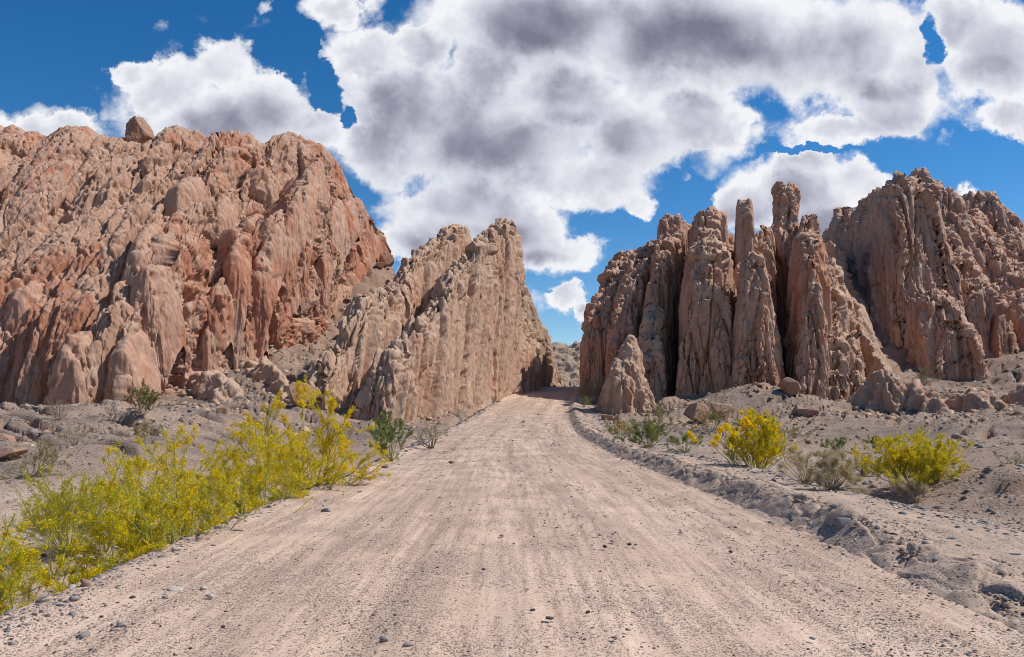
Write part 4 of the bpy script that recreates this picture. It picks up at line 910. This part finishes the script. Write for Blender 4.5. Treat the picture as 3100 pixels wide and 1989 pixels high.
world = bpy.data.worlds.new('World'); bpy.context.scene.world = world; world.use_nodes = True
def sky():
    t = NT(world.node_tree); bg = t.n['Background']
    tex = t.node('ShaderNodeTexSky', sky_type='NISHITA', sun_disc=False, sun_elevation=SUN_EL, sun_rotation=SUN_AZ, altitude=1800, air_density=1., dust_density=.2, ozone_density=2.5)
    d = t.node('ShaderNodeTexCoord').outputs['Generated']
    sp = t.node('ShaderNodeSeparateXYZ'); t.l.new(d, sp.inputs[0])
    iy = t.math('DIVIDE', 1., t.math('MAXIMUM', t.math('ABSOLUTE', sp.outputs[1]), .02))
    u = t.math('MULTIPLY', sp.outputs[0], iy); v = t.math('MULTIPLY', sp.outputs[2], iy)
    cv = t.node('ShaderNodeCombineXYZ'); t.l.new(u, cv.inputs[0]); t.l.new(v, cv.inputs[1])
    p0 = cv.outputs[0]
    warp = t.vmath('MULTIPLY_ADD', t.noise(p0, 8., 5, .6, col=True), (.10, .10, 0), t.vmath('ADD', p0, (-.05, -.05, 0)))
    warp = t.vmath('MULTIPLY_ADD', t.noise(p0, 34., 4, .65, col=True), (.038, .038, 0), t.vmath('ADD', warp, (-.019, -.019, 0)))
    def field(pv, blobs):
        acc = None
        for cx, cy, rx, ry in blobs:
            a, b, ra, rb = (cx - CX) / W, (HY - cy) / W, rx / W, ry / W
            q = t.vmath('MULTIPLY_ADD', pv, (1 / ra, 1 / rb, 0), (-a / ra, -b / rb, 0))
            r = t.vmath('DOT_PRODUCT', q, q)
            acc = r if acc is None else t.math('SMOOTH_MIN', acc, r, .35)
        return acc
    clouds = [(400, 205, 120, 95), (520, 160, 95, 95), (620, 240, 130, 100), (730, 285, 95, 75), (540, 300, 240, 80), (330, 160, 50, 45),
              (60, 310, 190, 60), (170, 285, 80, 45), (800, 5, 80, 52),
              (880, 115, 95, 75), (990, 100, 80, 70), (1250, 40, 280, 170), (1130, 165, 130, 90), (1340, 225, 160, 90), (1600, 60, 440, 200), (1950, 100, 310, 180), (2100, 240, 120, 95), (1000, 250, 200, 150), (900, 330, 130, 140), (1150, 330, 310, 170),
              (1400, 420, 220, 95), (1480, 320, 160, 120), (1640, 285, 130, 85), (1700, 300, 65, 58), (1980, 300, 160, 50), (2080, 270, 100, 55), (1500, 470, 65, 45),
              (2340, 150, 150, 140), (2370, 280, 90, 55), (2250, 50, 140, 90), (1040, 500, 240, 105), (1180, 540, 170, 90), (1300, 580, 115, 62), (950, 570, 120, 85),
              (1340, 700, 58, 40), (1365, 735, 35, 30), (1880, 460, 200, 80), (1890, 400, 95, 50), (1740, 485, 95, 72), (2010, 440, 90, 62), (1960, 530, 150, 70), (2245, 455, 50, 34)]
    wisps = [(272, 232, 34, 50), (478, 38, 55, 40), (372, 62, 30, 36), (605, 20, 26, 30), (1255, 715, 50, 40), (1215, 685, 40, 40), (1490, 560, 110, 56), (1450, 600, 60, 46), (2366, 510, 24, 32), (1355, 803, 50, 14), (1770, 325, 40, 26), (1765, 385, 26, 20), (1830, 250, 90, 40), (560, 80, 90, 40), (1650, 380, 60, 40), (90, 250, 110, 26), (2210, 325, 60, 24)]
    holes = [(2185, 95, 40, 70), (690, 110, 70, 70), (770, 195, 46, 60), (825, 265, 30, 45), (1440, 540, 60, 26), (1625, 440, 50, 50), (1900, 355, 110, 14), (1260, 690, 60, 14)]
    raw = t.math('MAXIMUM', t.math('SUBTRACT', 1., field(warp, clouds)), -1.6)
    hole = t.math('MAXIMUM', t.math('SUBTRACT', 1., field(warp, holes)), 0.)
    base = t.math('ADD', raw, t.math('MULTIPLY', t.math('MAXIMUM', t.math('SUBTRACT', raw, .25), 0.), 2.0))
    base = t.math('SUBTRACT', base, t.math('MULTIPLY', hole, 2.6))
    wisp = t.math('SUBTRACT', .1, t.math('MULTIPLY', field(warp, wisps), .8))
    base = t.math('MAXIMUM', base, wisp)
    def det(pv):
        a = t.noise(pv, 6., 8, .58, .15); b = t.noise(pv, 2.6, 2, .5)
        # billows: rounded lobes with narrow creases
        v = t.voro(t.vmath('MULTIPLY_ADD', t.noise(pv, 12., 3, .6, col=True), (.05, .05, 0), pv), 15., feature='SMOOTH_F1')
        return t.math('ADD', t.math('ADD', t.math('MULTIPLY', a, .68), t.math('MULTIPLY', b, .22)), t.math('MULTIPLY', t.math('SUBTRACT', .55, v), .16))
    n0 = det(p0)
    n1 = det(t.vmath('ADD', p0, (.012, .018, 0)))           # a little towards the sun
    dens = t.math('ADD', t.math('MULTIPLY', base, .55), t.math('MULTIPLY', t.math('SUBTRACT', n0, .45), 4.8))
    alpha = t.step(dens, -.10, .55)
    # how much cloud lies above, towards the sun: tops bright, undersides grey
    above = t.math('SUBTRACT', 1., field(t.vmath('ADD', warp, (.010, .038, 0)), clouds))
    occ = t.step(t.math('ADD', above, t.math('MULTIPLY', t.math('SUBTRACT', n1, .45), 2.0)), .0, 1.5)
    darks = [(1250, 205, 330, 85), (1550, 120, 460, 140), (1150, 400, 320, 90), (1020, 310, 230, 170), (1400, 330, 200, 70), (1250, 90, 330, 120), (2150, 180, 120, 70), (2330, 160, 100, 60), (950, 230, 130, 110), (1120, 545, 200, 35), (620, 290, 200, 50), (1900, 130, 220, 120), (1000, 470, 150, 40), (1020, 560, 130, 40), (1950, 545, 170, 45), (1000, 200, 130, 100), (1350, 60, 220, 120), (1700, 210, 300, 60), (2000, 230, 130, 40), (1150, 330, 250, 60), (520, 310, 220, 45), (1240, 600, 110, 22), (1350, 728, 50, 14)]
    dk = t.math('MAXIMUM', t.math('SUBTRACT', 1., field(t.vmath('MULTIPLY_ADD', t.noise(p0, 3.0, 2, .45, col=True), (.22, .13, 0), t.vmath('ADD', p0, (-.11, -.065, 0))), darks)), 0.)
    edge = t.math('SUBTRACT', n0, n1)
    thick = t.step(dens, .3, 1.7)
    sh = t.math('ADD', t.math('MULTIPLY', t.step(dk, -.0, 1.0), .40), t.math('MULTIPLY', occ, .44))
    sh = t.math('ADD', sh, t.math('MULTIPLY', t.step(t.math('ADD', raw, t.math('MULTIPLY', t.math('SUBTRACT', n1, .45), 1.6)), .25, 1.05), .38))
    sh = t.math('MULTIPLY', sh, t.math('ADD', .25, t.math('MULTIPLY', thick, .75)))
    sh = t.math('ADD', sh, t.math('MULTIPLY', edge, -2.1))
    sh = t.math('MULTIPLY', sh, .84)
    ramp = t.node('ShaderNodeValToRGB'); t.l.new(sh, ramp.inputs[0])
    e = ramp.color_ramp.elements; e[0].position = .02; e[0].color = (.90, .91, .95, 1); e[1].position = .98; e[1].color = (.20, .20, .27, 1)
    for pos, col in ((.22, (.72, .74, .81, 1)), (.48, (.53, .545, .645, 1)), (.72, (.345, .35, .44, 1))):
        k = e.new(pos); k.color = col
    skyc = t.vmath('SCALE', tex.outputs[0], .118)
    hs = t.node('ShaderNodeHueSaturation'); hs.inputs['Saturation'].default_value = 1.36; t.l.new(skyc, hs.inputs['Color'])
    up = t.step(sp.outputs[2], -.02, .03)
    c = t.mix(t.math('MULTIPLY', alpha, up), hs.outputs[0], ramp.outputs[0])
    t.l.new(c, bg.inputs['Color']); bg.inputs['Strength'].default_value = 1.
sky()
sc = bpy.context.scene
sc.view_settings.view_transform = 'Standard'; sc.view_settings.look = 'None'; sc.view_settings.exposure = 0.; sc.view_settings.gamma = 1.
sc.render.engine = 'CYCLES'
sc.cycles.use_denoising = True; sc.cycles.filter_width = 1.0
sc.cycles.max_bounces = 6; sc.cycles.diffuse_bounces = 3; sc.cycles.glossy_bounces = 2; sc.cycles.transparent_max_bounces = 6
world.cycles.sampling_method = 'MANUAL'; world.cycles.sample_map_resolution = 512
